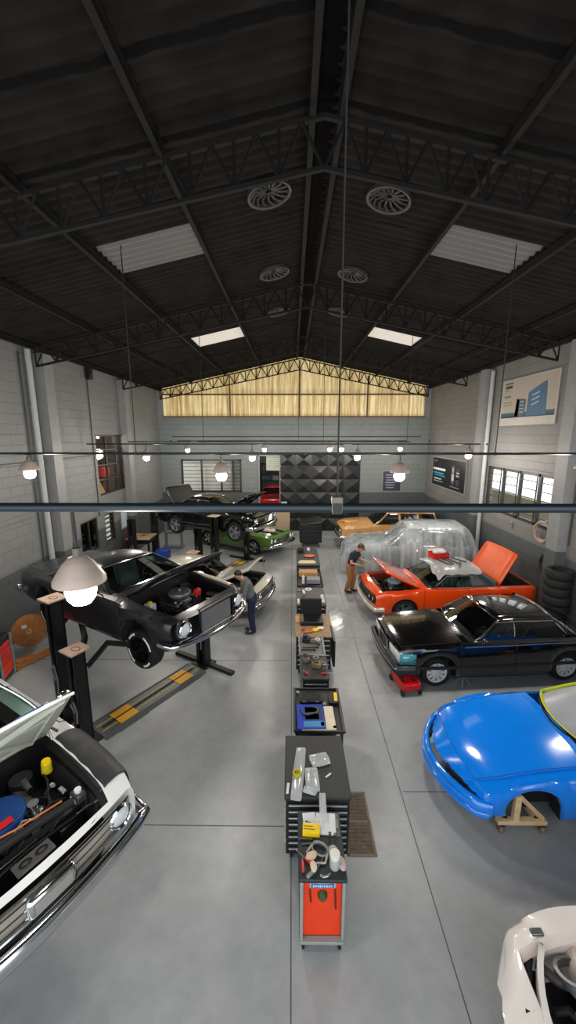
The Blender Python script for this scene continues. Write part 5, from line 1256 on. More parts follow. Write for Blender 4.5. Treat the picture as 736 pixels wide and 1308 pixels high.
for i in range(9): q.box(-.085+.021*i, -.3095, .79, .013, .003, .018 if i % 3 else .026)
q.build('plate_lettering', mat('plate_text', 'c9d6e6', .5), pn, smooth=0)
MB().lathe([(0, .05), (.03, .05), (.045, .03), (.048, 0)], 20, 0, TR(0, -.3, .69) @ MX.Rotation(PI/2, 4, 'X')).build('knob', mat('knob_olive', '3c4a26', .5), pn)
for x, l in ((-.12, .12), (.12, .2)): MB().tube([(x, -.305, .75), (x, -.325, .74), (x, -.32, .72), (x+.01, -.31, .72-l)], .008, 6).build('hook', mat('hook_dark', '5a1a10', .5), pn)
MB().box(0, -.315, .853, .12, .03, .014).build('latch_tab', mat('latch_pale', 'a9b39a', .5), t)
casters(t, (-.18, .18), (-.28, .28), .05)
drawer_cart('wide black drawer cabinet with worn rubber top, second of the row', -.08, .69, 3.75, 4.7, .93, 8)
# third: tray cart with raised rim
def tray_cart(label, x0, x1, y0, y1, h, m=CART, topm=MAT_, rim=.035):
    t = thing('tool_cart', label, 'tool cart', ((x0+x1)/2, (y0+y1)/2, 0)); w, d = x1-x0, y1-y0
    MB().box(0, 0, h-.03, w, d, .03).build('tray', topm, t, bevel=.006)
    r = MB(); r.tube([(-w/2, -d/2, h), (w/2, -d/2, h), (w/2, d/2, h), (-w/2, d/2, h)], rim/2, 8, True, flat=1.6); r.build('tray_rim', m, t)
    for sx in (-1, 1):
        for sy in (-1, 1): MB().box(sx*(w/2-.03), sy*(d/2-.03), h/2+.03, .04, .04, h-.14).build('leg', m, t, bevel=.005)
    MB().box(0, 0, .3, w-.04, d-.04, .03).build('lower_shelf', m, t, bevel=.006); MB().box(0, d/2-.03, h*.6, w-.08, .02, h*.5).build('back_panel', m, t, bevel=.004)
    casters(t, (-w/2+.06, w/2-.06), (-d/2+.08, d/2-.08)); return t
tray_cart('black tray cart carrying blue manuals, third of the row', .05, .74, 4.78, 5.72, .92)
drawer_cart('small black cabinet with greasy engine parts on top, fourth of the row', .18, .66, 6.02, 6.7, .9, 5, mat('greasy_top', '2c2629', .5, var=.3, scale=25), False)
tray_cart('small cart with grey top and hand tools, fifth of the row', .16, .63, 6.74, 7.42, .9, GREYP, mat('grey_top', '6b6a66', .6))
t = drawer_cart('wide cabinet with brown wooden top and black case, sixth of the row', .08, .84, 7.46, 8.5, .9, 6, mat('brown_top', '8f7558', .6, var=.2, scale=12), True)
MB().box(.44, -.1, .45, .05, .7, .6).build('side_louvre', BLACK, t, bevel=.01)
drawer_cart('black drawer cabinet with grey top and scattered tools, seventh of the row', .12, .86, 8.97, 10.1, .9, 5, mat('slate_top', '4a4745', .55, var=.15, scale=12), False)
tray_cart('low dark cart holding a cardboard box, eighth of the row', .2, .88, 10.35, 11.6, .82)
drawer_cart('black cabinet with papers on top, farthest of the row', .16, .92, 11.95, 13.85, .9, 5, mat('dark_top', '2b2e2e', .5), False)

# small things on the carts
def put(o, label, cat, loc, rz=0, group=None, rx=0, ry=0): place(o, loc, rz, rx, ry); return tag(o, label, cat, group)
CLEAR = film('clear_bag', 'cfd6d8', .45, .15)
def bag(label, loc, w, l, rz, seed, h=.022):
    rr = random.Random(seed); rows = []
    for i in range(11):
        u = -1+2*i/10; rows.append([(w/2*v*(1-.1*abs(u)), l/2*u, h*(1-v*v)*(1-u*u)**.5*1.2+.008*rr.random()) for v in [-1+2*j/6 for j in range(7)]])
    o = MB().grid(rows).build('plastic_bag', CLEAR, solid=.004, sub=1); return put(o, label, 'bag', loc, rz)
bag('long clear plastic bag holding a tape roll, left side of the second cabinet', (.09, 4.08, .945), .14, .78, R(-6), 1)
bag('clear bag of small black fittings on the second cabinet, farthest right', (.36, 4.27, .945), .26, .2, R(15), 2)
bag('clear plastic pouch in the middle of second cabinet, folded at one end', (.25, 3.98, .945), .17, .34, R(3), 3)
bag('crumpled clear wrapper at near edge of the second cabinet pouch', (.22, 3.83, .945), .17, .1, R(-20), 4, .03)
bag('thin clear blister strip bridging the second cabinet and the orange fronted cart', (.35, 3.62, .955), .08, .34, R(-2), 6, .012)
put(MB().lathe([(.03, 0), (.055, 0), (.055, .035), (.03, .035)], 24, closed=True).build('tape_roll', mat('tape_olive', 'b3a41e', .4)), 'yellow tape roll inside the long clear bag on second cabinet', 'tape', (.07, 4.03, .965))
put(MB().box(0, 0, .006, .09, .02, .012).build('white_chalk', WHITE_PAPER, bevel=.004), 'small white stick on the right half of the second cabinet', 'chalk', (.45, 4.05, .931), R(40))
put(MB().box(0, 0, .004, .03, .14, .008).build('paper_tag', WHITE_PAPER, bevel=.002), 'narrow white tag at left edge of the second cabinet', 'tag', (-.04, 3.87, .931), R(-5))
for i, (x, y, a) in enumerate(((.3, 4.29, .5), (.33, 4.24, -.6), (.36, 4.3, 1.2))): put(MB().cyl((-.045, 0, .01), (.045, 0, .01), .011, n=8).build('pipe_fitting', BLACK), 'black fitting in the small clear bag, %s' % ['left one', 'lower one', 'upper one'][i], 'fitting', (x, y, .945), a)
t = thing('clipboard', 'clipboard with blank white sheet at far end of the orange fronted cart', 'clipboard', (.39, 3.47, .901), R(-3)); MB().box(0, 0, .003, .25, .26, .006).build('board', mat('board_grey', '5a564f', .5), t, bevel=.002); MB().box(-.02, 0, .0075, .21, .24, .002).build('sheet', WHITE_PAPER, t, smooth=0); MB().box(.1, .0, .012, .03, .1, .012).build('clip', STEEL, t, bevel=.004)
t = thing('cardboard_pack', 'bright yellow and white carton in front of the clipboard', 'box', (.21, 3.38, .901), R(-4)); MB().box(0, 0, .03, .18, .1, .06).build('carton', YELLOW, t, bevel=.003); MB().box(0, .052, .03, .178, .006, .058).build('white_side', WHITE_PAPER, t, smooth=0)
q = MB(); 
for i, (x, l) in enumerate(((-.03, .09), (-.02, .11))): q.box(x, .015-.03*i, .0605, l, .008, .001)
q.build('print', mat('print_dark', '4a3c08', .6), t, smooth=0)
put(MB().box(0, 0, .0015, .14, .2, .003).build('paper_sheet', WHITE_PAPER, smooth=0), 'loose white sheet under the black socket beside the clipboard', 'paper', (.2, 3.5, .901), R(6))
put(MB().lathe([(.01, .0), (.018, .0), (.018, .08), (.01, .08)], 14, closed=True).build('socket', BLACK), 'small black socket lying on the loose white sheet', 'socket', (.15, 3.47, .922), R(70), None, PI/2)
t = thing('safety_goggles', 'grey safety goggles lying in the middle of the orange fronted cart', 'goggles', (.29, 3.2, .901), R(-30))
rows = [[(.085*math.cos(a), .05*math.sin(a)+.01*k, .012+.03*k) for a in [PI*i/10 for i in range(11)]] for k in (0, 1)]; MB().grid(rows).build('lens', film('goggle_lens', '9fa3ad', .6, .15), t, solid=.004); MB().tube([(.085*math.cos(a), .055*math.sin(a), .014) for a in [2*PI*i/20 for i in range(20)]], .008, 6, True).build('frame', mat('goggle_frame', '9a8f90', .5), t); MB().tube([(-.085, 0, .02), (-.1, -.09, .015), (0, -.15, .012), (.1, -.09, .015), (.085, 0, .02)], .008, 6, flat=1.6).build('strap', mat('goggle_strap', 'a89f9c', .6), t)
t = thing('spray_bottle', 'clear bottle with white cap on right side of the orange fronted cart', 'bottle', (.42, 3.05, .901)); MB().lathe([(0, 0), (.045, .0), (.05, .01), (.05, .1), (.042, .12)], 24).build('bottle_body', film('bottle_plastic', 'c6ced0', .6, .2), t); MB().lathe([(.046, .115), (.05, .125), (.05, .16), (.044, .165), (0, .165)], 24).build('bottle_cap', mat('cap_white', 'dfdfd2', .4), t)
def lump(name, m, r, seed, M=None): 
    rr = random.Random(seed); b = MB(); b.ell((0, 0, r[2]), r, 12, 8); b.v = [(x+rr.uniform(-.14, .14)*r[0], y+rr.uniform(-.14, .14)*r[1], max(0, z+rr.uniform(-.15, .15)*r[2])) for x, y, z in b.v]; return b.build(name, m, sub=1)
put(lump('rag', mat('cloth_beige', 'c9b99e', .9), (.07, .045, .025), 5), 'crumpled beige rag on left half of the orange fronted cart', 'rag', (.2, 3.13, .9), .5)
put(lump('rag', mat('cloth_cream', 'd4c4a8', .9), (.035, .06, .028), 8), 'small cream rag just below the beige one on the nearest cart', 'rag', (.215, 3.03, .9), .2)
put(lump('plastic_wrap', film('pink_wrap', 'd9c4c0', .6, .3), (.045, .08, .03), 9), 'pinkish crumpled wrap right of the bottle on the nearest cart', 'wrap', (.488, 3.06, .9), .3)
put(lump('plastic_cup', CLEAR, (.05, .05, .04), 12), 'crushed clear cup behind the white capped bottle', 'cup', (.42, 3.17, .9), .3)
def driver(label, loc, rz, hm, l=.2):
    t = thing('screwdriver', label, 'screwdriver', loc, rz); MB().lathe([(0, 0), (.012, .0), (.016, .02), (.013, .08), (.008, .1), (0, .1)], 12, 0, TR(0, 0, .017) @ MX.Rotation(PI/2, 4, 'Y')).build('handle', hm, t); MB().cyl((.1, 0, .017), (l, 0, .017), .004, n=8).build('shaft', STEEL, t)
driver('screwdriver with red handle pointing to the left edge of the nearest cart', (.2, 3.06, .901), R(140), RED, .2); driver('short red and white handled screwdriver at front left of the nearest cart', (.115, 2.99, .901), R(92), mat('red_white', 'c83c3c', .4), .13)
driver('screwdriver with long thin shaft and dark green handle, nearest cart', (.22, 2.97, .901), R(58), mat('handle_green', '1d4a44', .35), .3)
put(MB().box(0, 0, .015, .13, .03, .03).build('blade_holder', EDGE, bevel=.006), 'flat metal scraper between red screwdrivers and the green one', 'scraper', (.2, 2.985, .901), R(38))
b = MB(); b.cyl((0, 0, .012), (.05, 0, .012), .011, n=10); b.cyl((.05, 0, .012), (.075, .015, .012), .008, n=8); b.cyl((.0, 0, .012), (-.02, .02, .02), .009, n=8); put(b.build('brass_fitting', mat('nickel', 'a9b2ae', .3, .9)), 'shiny metal pipe fitting at front middle of the nearest cart', 'fitting', (.3, 2.95, .901), .2)
for i, (x, y, a, m) in enumerate(((.14, 3.31, 0, STEEL), (.17, 3.26, .1, STEEL), (.4, 3.3, 1.5, PLASTIC), (.45, 3.29, 1.4, PLASTIC))):
    b = MB(); b.box(0, 0, .006, .12, .016, .01); b.lathe([(.008, 0), (.017, 0), (.017, .012), (.008, .012)], 14, 0, TR(.065, 0, 0), closed=True); put(b.build('wrench', m), ['steel wrench left of the grey goggles, upper one', 'steel wrench left of the grey goggles, lower one', 'black handled wrench right of the goggles strap', 'black handled wrench close to the right edge, nearest cart'][i], 'wrench', (x, y, .901), a)
# third cart: manuals and cases
Z3 = .921
def book(label, loc, w, l, h, rz, cov, blocks=(), cat='manual'):
    t = thing('manual', label, cat, loc, rz); MB().box(0, 0, h/2, w, l, h).build('cover', cov, t, bevel=.003)
    for i, (x, y, sx, sy, m) in enumerate(blocks): MB().box(x*w, y*l, h+.001, sx*w, sy*l, .002).build('cover_print', m, t, smooth=0)
BL1 = mat('print_royal', '1a3fae', .35); BL2 = mat('print_cyan', '3a86b4', .4); BL3 = mat('print_navy', '16265c', .4); PW_ = mat('print_white', 'd4dde4', .5)
book('blue spined manual with pale cover, left side of the third cart', (.28, 5.06, Z3), .4, .5, .03, R(2), BL1, ((.1, -.34, .74, .22, BL2), (.12, .12, .66, .6, BL3), (.06, -.05, .5, .2, PW_), (-.05, .25, .26, .22, mat('print_sky', '2f8fd0', .4)), (.18, .25, .2, .2, mat('print_grey', '6a7c92', .5)), (.4, -.34, .12, .16, mat('print_magenta', 'b07a9a', .5))))
book('cream paper pad to the right of the blue manual on third cart', (.56, 5.04, Z3), .14, .48, .02, R(1), mat('pad_cream', 'd8cdb4', .7), (), 'paper pad')
put(MB().box(0, 0, .006, .42, .06, .012).build('paper_strip', mat('strip_cream', 'd3c98f', .7), bevel=.002), 'cream strip along the near edge of the third cart', 'strip', (.36, 4.82, Z3))
t = thing('instrument_case', 'open black instrument case at far end of third cart', 'case', (.31, 5.45, Z3)); MB().box(0, 0, .03, .36, .2, .06).build('body', PLASTIC, t, bevel=.012); MB().box(0, 0, .0605, .28, .14, .004).build('foam', DARK, t); 
for x in (-.11, .09): MB().box(x, -.1, .04, .06, .01, .02).build('latch', STEEL, t, bevel=.003)
MB().tube([(-.08, .1, .04), (-.08, .13, .04), (.08, .13, .04), (.08, .1, .04)], .009, 6).build('handle', BLACK, t)
t = thing('meter', 'black test meter with yellow panel at far right corner of third cart', 'meter', (.655, 5.46, Z3), R(-3)); MB().box(0, 0, .025, .15, .25, .05).build('body', PLASTIC, t, bevel=.015); MB().box(.035, 0, .052, .05, .2, .006).build('yellow_panel', YELLOW, t, bevel=.003)
t = thing('caliper', 'grey curved cable lying across the blue manual, third cart', 'cable', (.28, 5.14, Z3+.034)); MB().tube([(-.14, .05, .012), (-.12, -.04, .012), (-.05, -.08, .012), (.02, -.05, .012), (.1, -.03, .012), (.12, .06, .012), (.05, .1, .012)], .014, 8).build('cable', mat('cable_grey', '47474a', .5), t)
for i, (x, y) in enumerate(((.62, 4.85), (.1, 5.62), (.5, 5.35))): put(MB().cyl((0, 0, 0), (0, 0, .02), .03, n=18).build('cap', GREYP if i else PLASTIC), ['round black cap on near right corner of the third cart', 'grey cap on far left corner of the third cart', 'grey cap between case and meter on the third cart'][i], 'cap', (x, y, Z3))
# fourth cart
def part_heap(label, loc, seed, cols, s=1):
    rr = random.Random(seed); t = thing('engine_part', label, 'engine part', loc, rr.uniform(-.4, .4)); b = MB(); b.box(0, 0, .04*s, .14*s, .12*s, .08*s); b.cyl((-.02*s, 0, .08*s), (-.02*s, 0, .13*s), .045*s, n=16); b.build('casting', cols[0], t, bevel=.01); c = MB(); c.cyl((.08*s, .0, .05*s), (.15*s, .02*s, .05*s), .025*s, n=12); c.lathe([(.02*s, 0), (.05*s, 0), (.05*s, .02*s), (.02*s, .02*s)], 16, 0, TR(-.02*s, 0, .13*s), closed=True); c.build('flange', cols[1], t)
    for i in range(4): MB().cyl((.05*s*math.cos(i*1.57+.4), .045*s*math.sin(i*1.57+.4), .08*s), (.05*s*math.cos(i*1.57+.4), .045*s*math.sin(i*1.57+.4), .1*s), .008*s, n=6).build('bolt', STEEL, t)
part_heap('bronze carburettor in the middle of fourth cart', (.46, 6.38, .901), 1, (mat('bronze', '8d7d58', .4, .5), STEEL), 1.2); part_heap('dull cast part at far left of fourth cart', (.27, 6.55, .901), 2, (mat('dull_cast', '7a7468', .5, .4), IRON), .9)
driver('red handled screwdriver at near right of fourth cart', (.52, 6.15, .901), .1, RED, .2); driver('short red screwdriver at near left of fourth cart', (.28, 6.12, .901), 2.2, RED, .14)
# fifth cart
for i, (x, y, a, l) in enumerate(((.36, 7.0, .1, .3), (.32, 6.92, .0, .26), (.45, 7.15, -.3, .2))): 
    b = MB(); b.tube([(-l/2, 0, .012), (0, .012*(i-1), .014), (l/2, 0, .012)], .013, 8); b.cyl((l/2, 0, 0), (l/2, 0, .03), .022, n=12); put(b.build('ratchet', IRON), ['long dark ratchet across the fifth cart', 'second dark ratchet just below the long one, fifth cart', 'short ratchet by the tape ring, fifth cart'][i], 'ratchet', (x, y, .901), a)
put(MB().lathe([(.03, 0), (.055, 0), (.055, .03), (.03, .03)], 20, closed=True).build('tape_roll', mat('masking_cream', 'cfc09a', .6)), 'cream masking tape ring at far right of fifth cart', 'tape', (.53, 7.28, .915)); part_heap('black motor part at far left of fifth cart', (.3, 7.25, .901), 4, (IRON, STEEL), 1.1)
# sixth cart
t = thing('tool_case', 'big black tool case on the brown topped cabinet', 'case', (.44, 8.1, .9)); MB().box(0, 0, .05, .5, .42, .1).build('body', PLASTIC, t, bevel=.02); MB().box(0, .2, .28, .48, .04, .38, 0).build('open_lid', BLACK, t, bevel=.015); MB().box(-.2, 0, .103, .04, .36, .006).build('inner_strip', mat('case_olive', '6d6548', .6), t)
put(lump('glove', mat('glove_yellow', 'e0c020', .7), (.08, .06, .03), 21), 'crumpled yellow glove on near edge of the brown topped cabinet', 'glove', (.5, 7.68, .9)); put(lump('glove', mat('glove_cream', 'd9cfae', .8), (.09, .05, .03), 22), 'cream cloth glove right of the yellow one on brown top', 'glove', (.62, 7.76, .9)); put(lump('rag', mat('rag_orange', 'd0602c', .8), (.09, .05, .022), 23), 'orange rag left of the yellow glove on brown top', 'rag', (.36, 7.62, .9)); put(lump('rag', mat('rag_red', 'b03030', .8), (.04, .04, .02), 24), 'small red rag at left of the orange rag', 'rag', (.24, 7.7, .9))
put(MB().box(0, 0, .01, .14, .3, .02).build('cardboard_piece', mat('card_tan', 'b98d58', .8), bevel=.003), 'tan cardboard piece on far left of the brown top', 'cardboard', (.16, 8.2, .9))
# seventh
put(MB().box(0, 0, .02, .11, .5, .04).build('clear_tube', film('tube_plastic', 'c0c8c6', .6, .2), bevel=.018), 'long clear plastic tube at right edge of seventh cabinet', 'tube', (.78, 9.3, .9)); put(lump('rag', mat('rag_tan', 'b07848', .8), (.06, .04, .015), 31), 'tan rag at far left of seventh cabinet', 'rag', (.2, 9.85, .9)); put(MB().box(0, 0, .02, .06, .2, .04).build('white_carton', WHITE_PAPER, bevel=.004), 'narrow white carton in middle left of seventh cabinet', 'box', (.32, 9.75, .9), .1)
put(MB().lathe([(.05, 0), (.09, 0), (.09, .02), (.05, .02)], 22, closed=True).build('white_ring', WHITE_PAPER), 'white ring at far middle of seventh cabinet', 'ring', (.45, 9.95, .9)); 
for i, (x, y, a) in enumerate(((.4, 9.35, .1), (.32, 9.28, -.2), (.25, 9.45, .4))): driver(['red and black pliers like tool at near left of seventh cabinet', 'second red tool beside the pliers on seventh cabinet', 'olive handled tool beyond the red ones on seventh cabinet'][i], (x, y, .901), a, [RED, mat('maroon', '7a2020', .4), mat('olive', '6a6a30', .5)][i], .26)
put(MB().box(0, 0, .02, .05, .28, .04).build('white_bottle', WHITE_PAPER, bevel=.018), 'white flat bottle at near left corner of seventh cabinet', 'bottle', (.17, 9.15, .9))
# eighth and ninth
put(MB().box(0, 0, .07, .55, .3, .14).build('cardboard_box', CARDB, bevel=.005), 'long tan cardboard box on the eighth low cart', 'box', (.5, 11.25, .823)); put(MB().box(0, 0, .06, .38, .3, .12).build('parts_box', GREYP, bevel=.01), 'grey parts box in front of the long tan box', 'box', (.62, 10.7, .823)); put(MB().lathe([(0, 0), (.04, 0), (.04, .2), (.015, .23), (.015, .26), (0, .26)], 14).build('spray_can', WHITE_PAPER), 'white spray can left of the grey parts box', 'can', (.33, 10.6, .823))
b = MB(); b.prism([(-.3, -.12), (-.22, -.2), (.22, -.2), (.3, -.1), (.22, .1), (-.22, .1)], 'z', 0, .02); put(b.build('paper_tray', mat('tray_cream', 'cdbb98', .7)), 'cream octagonal paper tray on the farthest cart', 'tray', (.5, 12.3, .9)); put(lump('orange_bag', mat('bag_orange', 'c8622e', .6), (.2, .16, .03), 41), 'orange bag beyond the cream tray on the farthest cart', 'bag', (.6, 12.85, .9)); put(MB().box(0, 0, .06, .2, .3, .12).build('black_case', PLASTIC, bevel=.01), 'small black case at far left of the farthest cart', 'case', (.32, 13.4, .9)); put(MB().lathe([(0, .1), (.05, .08), (.06, 0), (0, 0)], 14).build('white_cup', WHITE_PAPER), 'white cup at far end of the farthest cart', 'cup', (.6, 13.6, .9))
# black roll cabinet by the back panel
t = thing('roll_cabinet', 'black roll cabinet with half open lid in front of the quilted panel', 'cabinet', (.85, 17.3, 0), R(4)); MB().box(0, 0, .62, .98, .55, .84).build('body', BLACK, t, bevel=.02)
for i in range(4): 
    o = MB().box(0, -.285, .34+.2*i, .9, .02, .17).build('drawer', PLASTIC, t, bevel=.005); MB().box(0, -.3, .39+.2*i, .8, .02, .02).build('drawer_handle', DGREY, o)
MB().box(0, 0, 0, 1.0, .5, .06, 0, TR(0, .05, 1.17) @ MX.Rotation(-.1, 4, 'Y') @ MX.Rotation(.35, 4, 'X')).build('lid', BLACK, t, bevel=.01); MB().tube([(-.45, -.24, 1.04), (0, -.24, 1.09), (.48, -.24, 1.14)], .022, 8).build('lid_edge', STEEL, t); MB().box(0, 0, .16, .7, .45, .06).build('plinth', BLACK, t); casters(t, (-.35, .35), (-.2, .2), .06)

# ---------------------------------------------------------------- floor items
t = thing('floor_drain', 'rusty rectangular floor drain grate right of the second cabinet', 'drain', (.86, 4.27, 0)); b = MB()
for x in (-.17, .17): b.box(x, 0, .004, .03, .86, .008)
for y in (-.42, 0, .42): b.box(0, y, .004, .34, .03, .008)
b.build('frame', mat('drain_rim', '7d7468', .6), t, smooth=0)
for s in (-1, 1):
    g = MB(); g.box(0, s*.21, .002, .31, .39, .003)
    for i in range(8): g.box(0, s*.21-.18+.05*i+.005, .0045, .31, .03, .004)
    g.build('grate', mat('rusty_grate', '6b5a48', .7, var=.35, scale=12), t, smooth=0)
rows = []; rr = random.Random(2)
for i in range(13): rows.append([(.6*(j/8-.5), 1.7*(i/12-.5), .004+.009*abs(math.sin(i*1.7+j*.9))) for j in range(9)])
put(MB().grid(rows).build('floor_sheet', film('floor_film', 'c4cacb', .35, .12), solid=.002, sub=1), 'shiny clear plastic sheet lying on floor right of the brown topped cabinet', 'sheet', (1.35, 9.85, 0))
t = thing('floor_jack', 'red trolley jack under the nose of the black saloon', 'jack', (2.3, 7.06, 0), R(100)); RJ = mat('jack_red', 'c8141a', .3)
for s in (-1, 1): MB().prism([(-.2, .05), (.26, .05), (.28, .12), (.1, .2), (-.2, .17)], 'y', s*.14-.012, s*.14+.012).build('side_plate', RJ, t, bevel=.004)
MB().box(.2, 0, .09, .12, .28, .03).build('nose_plate', RJ, t, bevel=.01); MB().box(-.15, 0, .12, .12, .27, .08).build('rear_housing', RJ, t, bevel=.01); MB().prism([(-.1, .1), (.2, .22), (.24, .26), (.18, .26), (-.1, .16)], 'y', -.05, .05).build('lift_arm', RJ, t, bevel=.006); MB().cyl((.2, 0, .25), (.2, 0, .275), .05, n=18).build('saddle', IRON, t)
for x, s in ((.24, -1), (.24, 1), (-.18, -1), (-.18, 1)): MB().cyl((x, s*.17, .045), (x, s*.13, .045), .045, n=16).build('jack_wheel', IRON, t)
t.scale = (1.25, 1.2, 1.45)
def stand(x, y, h, label):
    t = thing('jack_stand', label, 'jack stand', (x, y, 0), .3, 'jack stands'); 
    for i in range(4): a = i*PI/2+PI/4; MB().tube([(.15*math.cos(a), .15*math.sin(a), .0), (.03*math.cos(a), .03*math.sin(a), h*.8)], .018, 4).build('leg', GREYP, t, smooth=0)
    MB().cyl((0, 0, h*.5), (0, 0, h), .02, n=10).build('ratchet_bar', STEEL, t); MB().box(0, 0, h, .1, .05, .02).build('cradle', STEEL, t, bevel=.004)
stand(3.5, 7.2, .2, 'small grey jack stand behind the front wheel of the black saloon'); 
stand(3.5, 8.4, .2, 'jack stand under the far side of the black saloon')
for i, (y, z) in enumerate(((3.2+.0, 0),)): pass
# blue-shell rear supports
for i, y in enumerate((4.25, 5.6)): 
    b = MB(); b.box(0, 0, .11, .3, .3, .22); put(b.build('wood_block', WOOD, bevel=.01), ['wooden block under the rear of the blue shell, near side', 'wooden block under the rear of the blue shell, far side'][i], 'block', (5.3, y, 0))
# left wall: red drawer chest, reel, timber
t = thing('tool_chest', 'red drawer chest with grey corner posts against the left wall', 'tool chest', (-6.2, 7.15, 0), R(12)); MB().box(0, 0, .5, .7, .5, .86).build('body', CART, t, bevel=.01)
for i in range(6): 
    o = MB().box(.0, -.26, .2+.115*i, .6, .02, .1).build('drawer', mat('chest_red', 'd02818', .35) if i != 1 else ORANGE, t, bevel=.004); MB().box(0, -.275, .235+.115*i, .58, .02, .012).build('drawer_handle', BLACK, o)
    o = MB().box(.36, 0, .2+.115*i, .02, .4, .1).build('side_drawer', MATS['chest_red'] if i != 1 else ORANGE, t, bevel=.004)
for s in (-1, 1): MB().box(.37, s*.24, .5, .035, .035, .9).build('corner_post', mat('post_grey', '7f9090', .4), t, bevel=.006)
MB().box(0, 0, .95, .72, .52, .03).build('top_mat', BLACK, t, bevel=.006); casters(t, (-.28, .28), (-.18, .18))
t = thing('cable_reel', 'round wooden cable reel leaning by the left wall', 'reel', (-6.25, 8.55, .42), R(28)); M = MX.Rotation(PI/2-.15, 4, 'X'); RW = mat('reel_wood', 'a8692c', .6, var=.25, scale=10)
for z in (-.1, .1): MB().lathe([(0, z-.015), (.36, z-.015), (.36, z+.015), (0, z+.015)], 36, 0, M).build('flange', RW, t)
MB().cyl((0, -.09, 0), (0, .09, 0), .16, n=24).build('drum', RW, t); MB().lathe([(.03, .115), (.06, .115), (.06, .13), (.03, .13)], 20, 0, M, closed=True).build('hub_ring', mat('hub_brass', 'c8a060', .4, .4), t); MB().box(-.08, -.125, .16, .1, .012, .08).build('paper_label', WHITE_PAPER, t)
t = thing('timber', 'short orange brown timber beam lying on floor in front of the reel', 'beam', (-5.72, 8.12, .0), R(62)); MB().box(0, 0, .09, 1.1, .16, .16).build('beam', RW, t, bevel=.01); MB().box(.05, .0, .171, .5, .1, .006).build('paper_label', mat('label_grey', '9a9690', .6), t); MB().box(-.58, 0, .07, .06, .26, .14).build('end_cleat', RW, t, bevel=.006)
put(MB().cyl((0, 0, 0), (0, 0, .2), .13, .1, n=18).build('bucket', BLACK), 'small black bucket behind the reel by left wall', 'bucket', (-6.4, 9.95, 0)); 
t = thing('air_tool', 'dark air tool with green ring above the reel near the left wall', 'tool', (-6.2, 9.4, 0)); MB().lathe([(0, 0), (.2, 0), (.22, .05), (.2, .55), (.12, .66), (0, .68)], 22).build('tank', mat('tank_navy', '1c2436', .4), t); MB().lathe([(.2, .45), (.215, .46), (.215, .5), (.2, .51)], 22, closed=True).build('green_ring', mat('ring_green', '5c9a50', .4), t); MB().lathe([(.2, .54), (.205, .55), (.205, .575), (.2, .58)], 22, closed=True).build('white_ring', WHITE_PAPER, t); MB().cyl((0, 0, .66), (0, 0, .78), .03, n=10).build('valve', CHROME, t)
# by the left wall at the back
t = thing('workbench', 'workbench with light wooden top near the left wall at the back', 'workbench', (-6.05, 15.2, 0)); MB().box(0, 0, .97, .95, .9, .06).build('bench_top', mat('bench_wood', 'a8906c', .6, var=.15), t, bevel=.01); MB().box(0, 0, .85, .85, .8, .16).build('apron', BLACK, t)
for x in (-.4, .4):
    for y in (-.36, .36): MB().box(x, y, .4, .07, .07, .8).build('leg', BLACK, t)
put(MB().lathe([(.03, 0), (.07, 0), (.07, .03), (.03, .03)], 16, closed=True).build('bearing', mat('rust_ring', '7a4630', .6)), 'rusty ring part lying on the wooden workbench', 'ring', (-5.95, 15.25, 1.0))
t = thing('fire_extinguisher', 'orange red gas bottle on the workbench end by the left wall', 'gas bottle', (-6.3, 14.85, 1.0)); MB().ell((0, 0, .2), (.19, .19, .2), 20, 12).build('tank', mat('extinguisher_red', 'd84a24', .4), t); MB().lathe([(.1, .37), (.12, .38), (.12, .46), (.1, .47)], 16, closed=True).build('collar', MATS['extinguisher_red'], t); MB().cyl((0, 0, .38), (0, 0, .46), .03, n=10).build('valve', STEEL, t)
put(MB().box(0, 0, .25, .5, .4, .5).build('blue_crate', mat('crate_blue', '123c9a', .4), bevel=.03), 'solid blue crate on floor beneath the far black sedan rear', 'crate', (-5.15, 15.0, .0)); b = MB().box(0, 0, .16, .4, .3, .32); put(b.build('white_carton', WHITE_PAPER, bevel=.01), 'white carton left of the blue crate', 'box', (-5.62, 14.55, 0), .3)
t = thing('wall_notice', 'pale framed notice on left wall above the gas bottle', 'notice', (XL+.03, 15.25, 1.75)); MB().box(0, 0, 0, .03, .6, .9).build('frame', WALLW, t); MB().box(.017, 0, 0, .004, .5, .78).build('sheet', mat('notice_blue', 'b4c0cc', .5), t, smooth=0)
t = thing('shop_press', 'grey shop press behind the rear wheel of the far black sedan', 'press', (-5.3, 17.0, 0)); 
for x in (-.35, .35): MB().box(x, 0, .8, .1, .12, 1.6).build('upright', GREYP, t, bevel=.01)
MB().box(0, 0, 1.6, .85, .14, .14).build('crossbeam', GREYP, t, bevel=.01); MB().box(0, 0, .7, .85, .18, .1).build('press_bed', GREYP, t, bevel=.01); MB().cyl((0, 0, 1.15), (0, 0, 1.6), .05, n=14).build('ram', STEEL, t); MB().box(0, 0, .03, .9, .5, .06).build('foot', GREYP, t)
# cardboard behind far sedan nose
b = MB(); b.box(0, 0, .8, .7, .08, 1.6); put(b.build('cardboard_sheet', mat('card_plain', 'b9a58a', .8)), 'upright tan cardboard sheet behind the nose of the far black sedan', 'cardboard', (-.45, 18.9, 0), -.2)
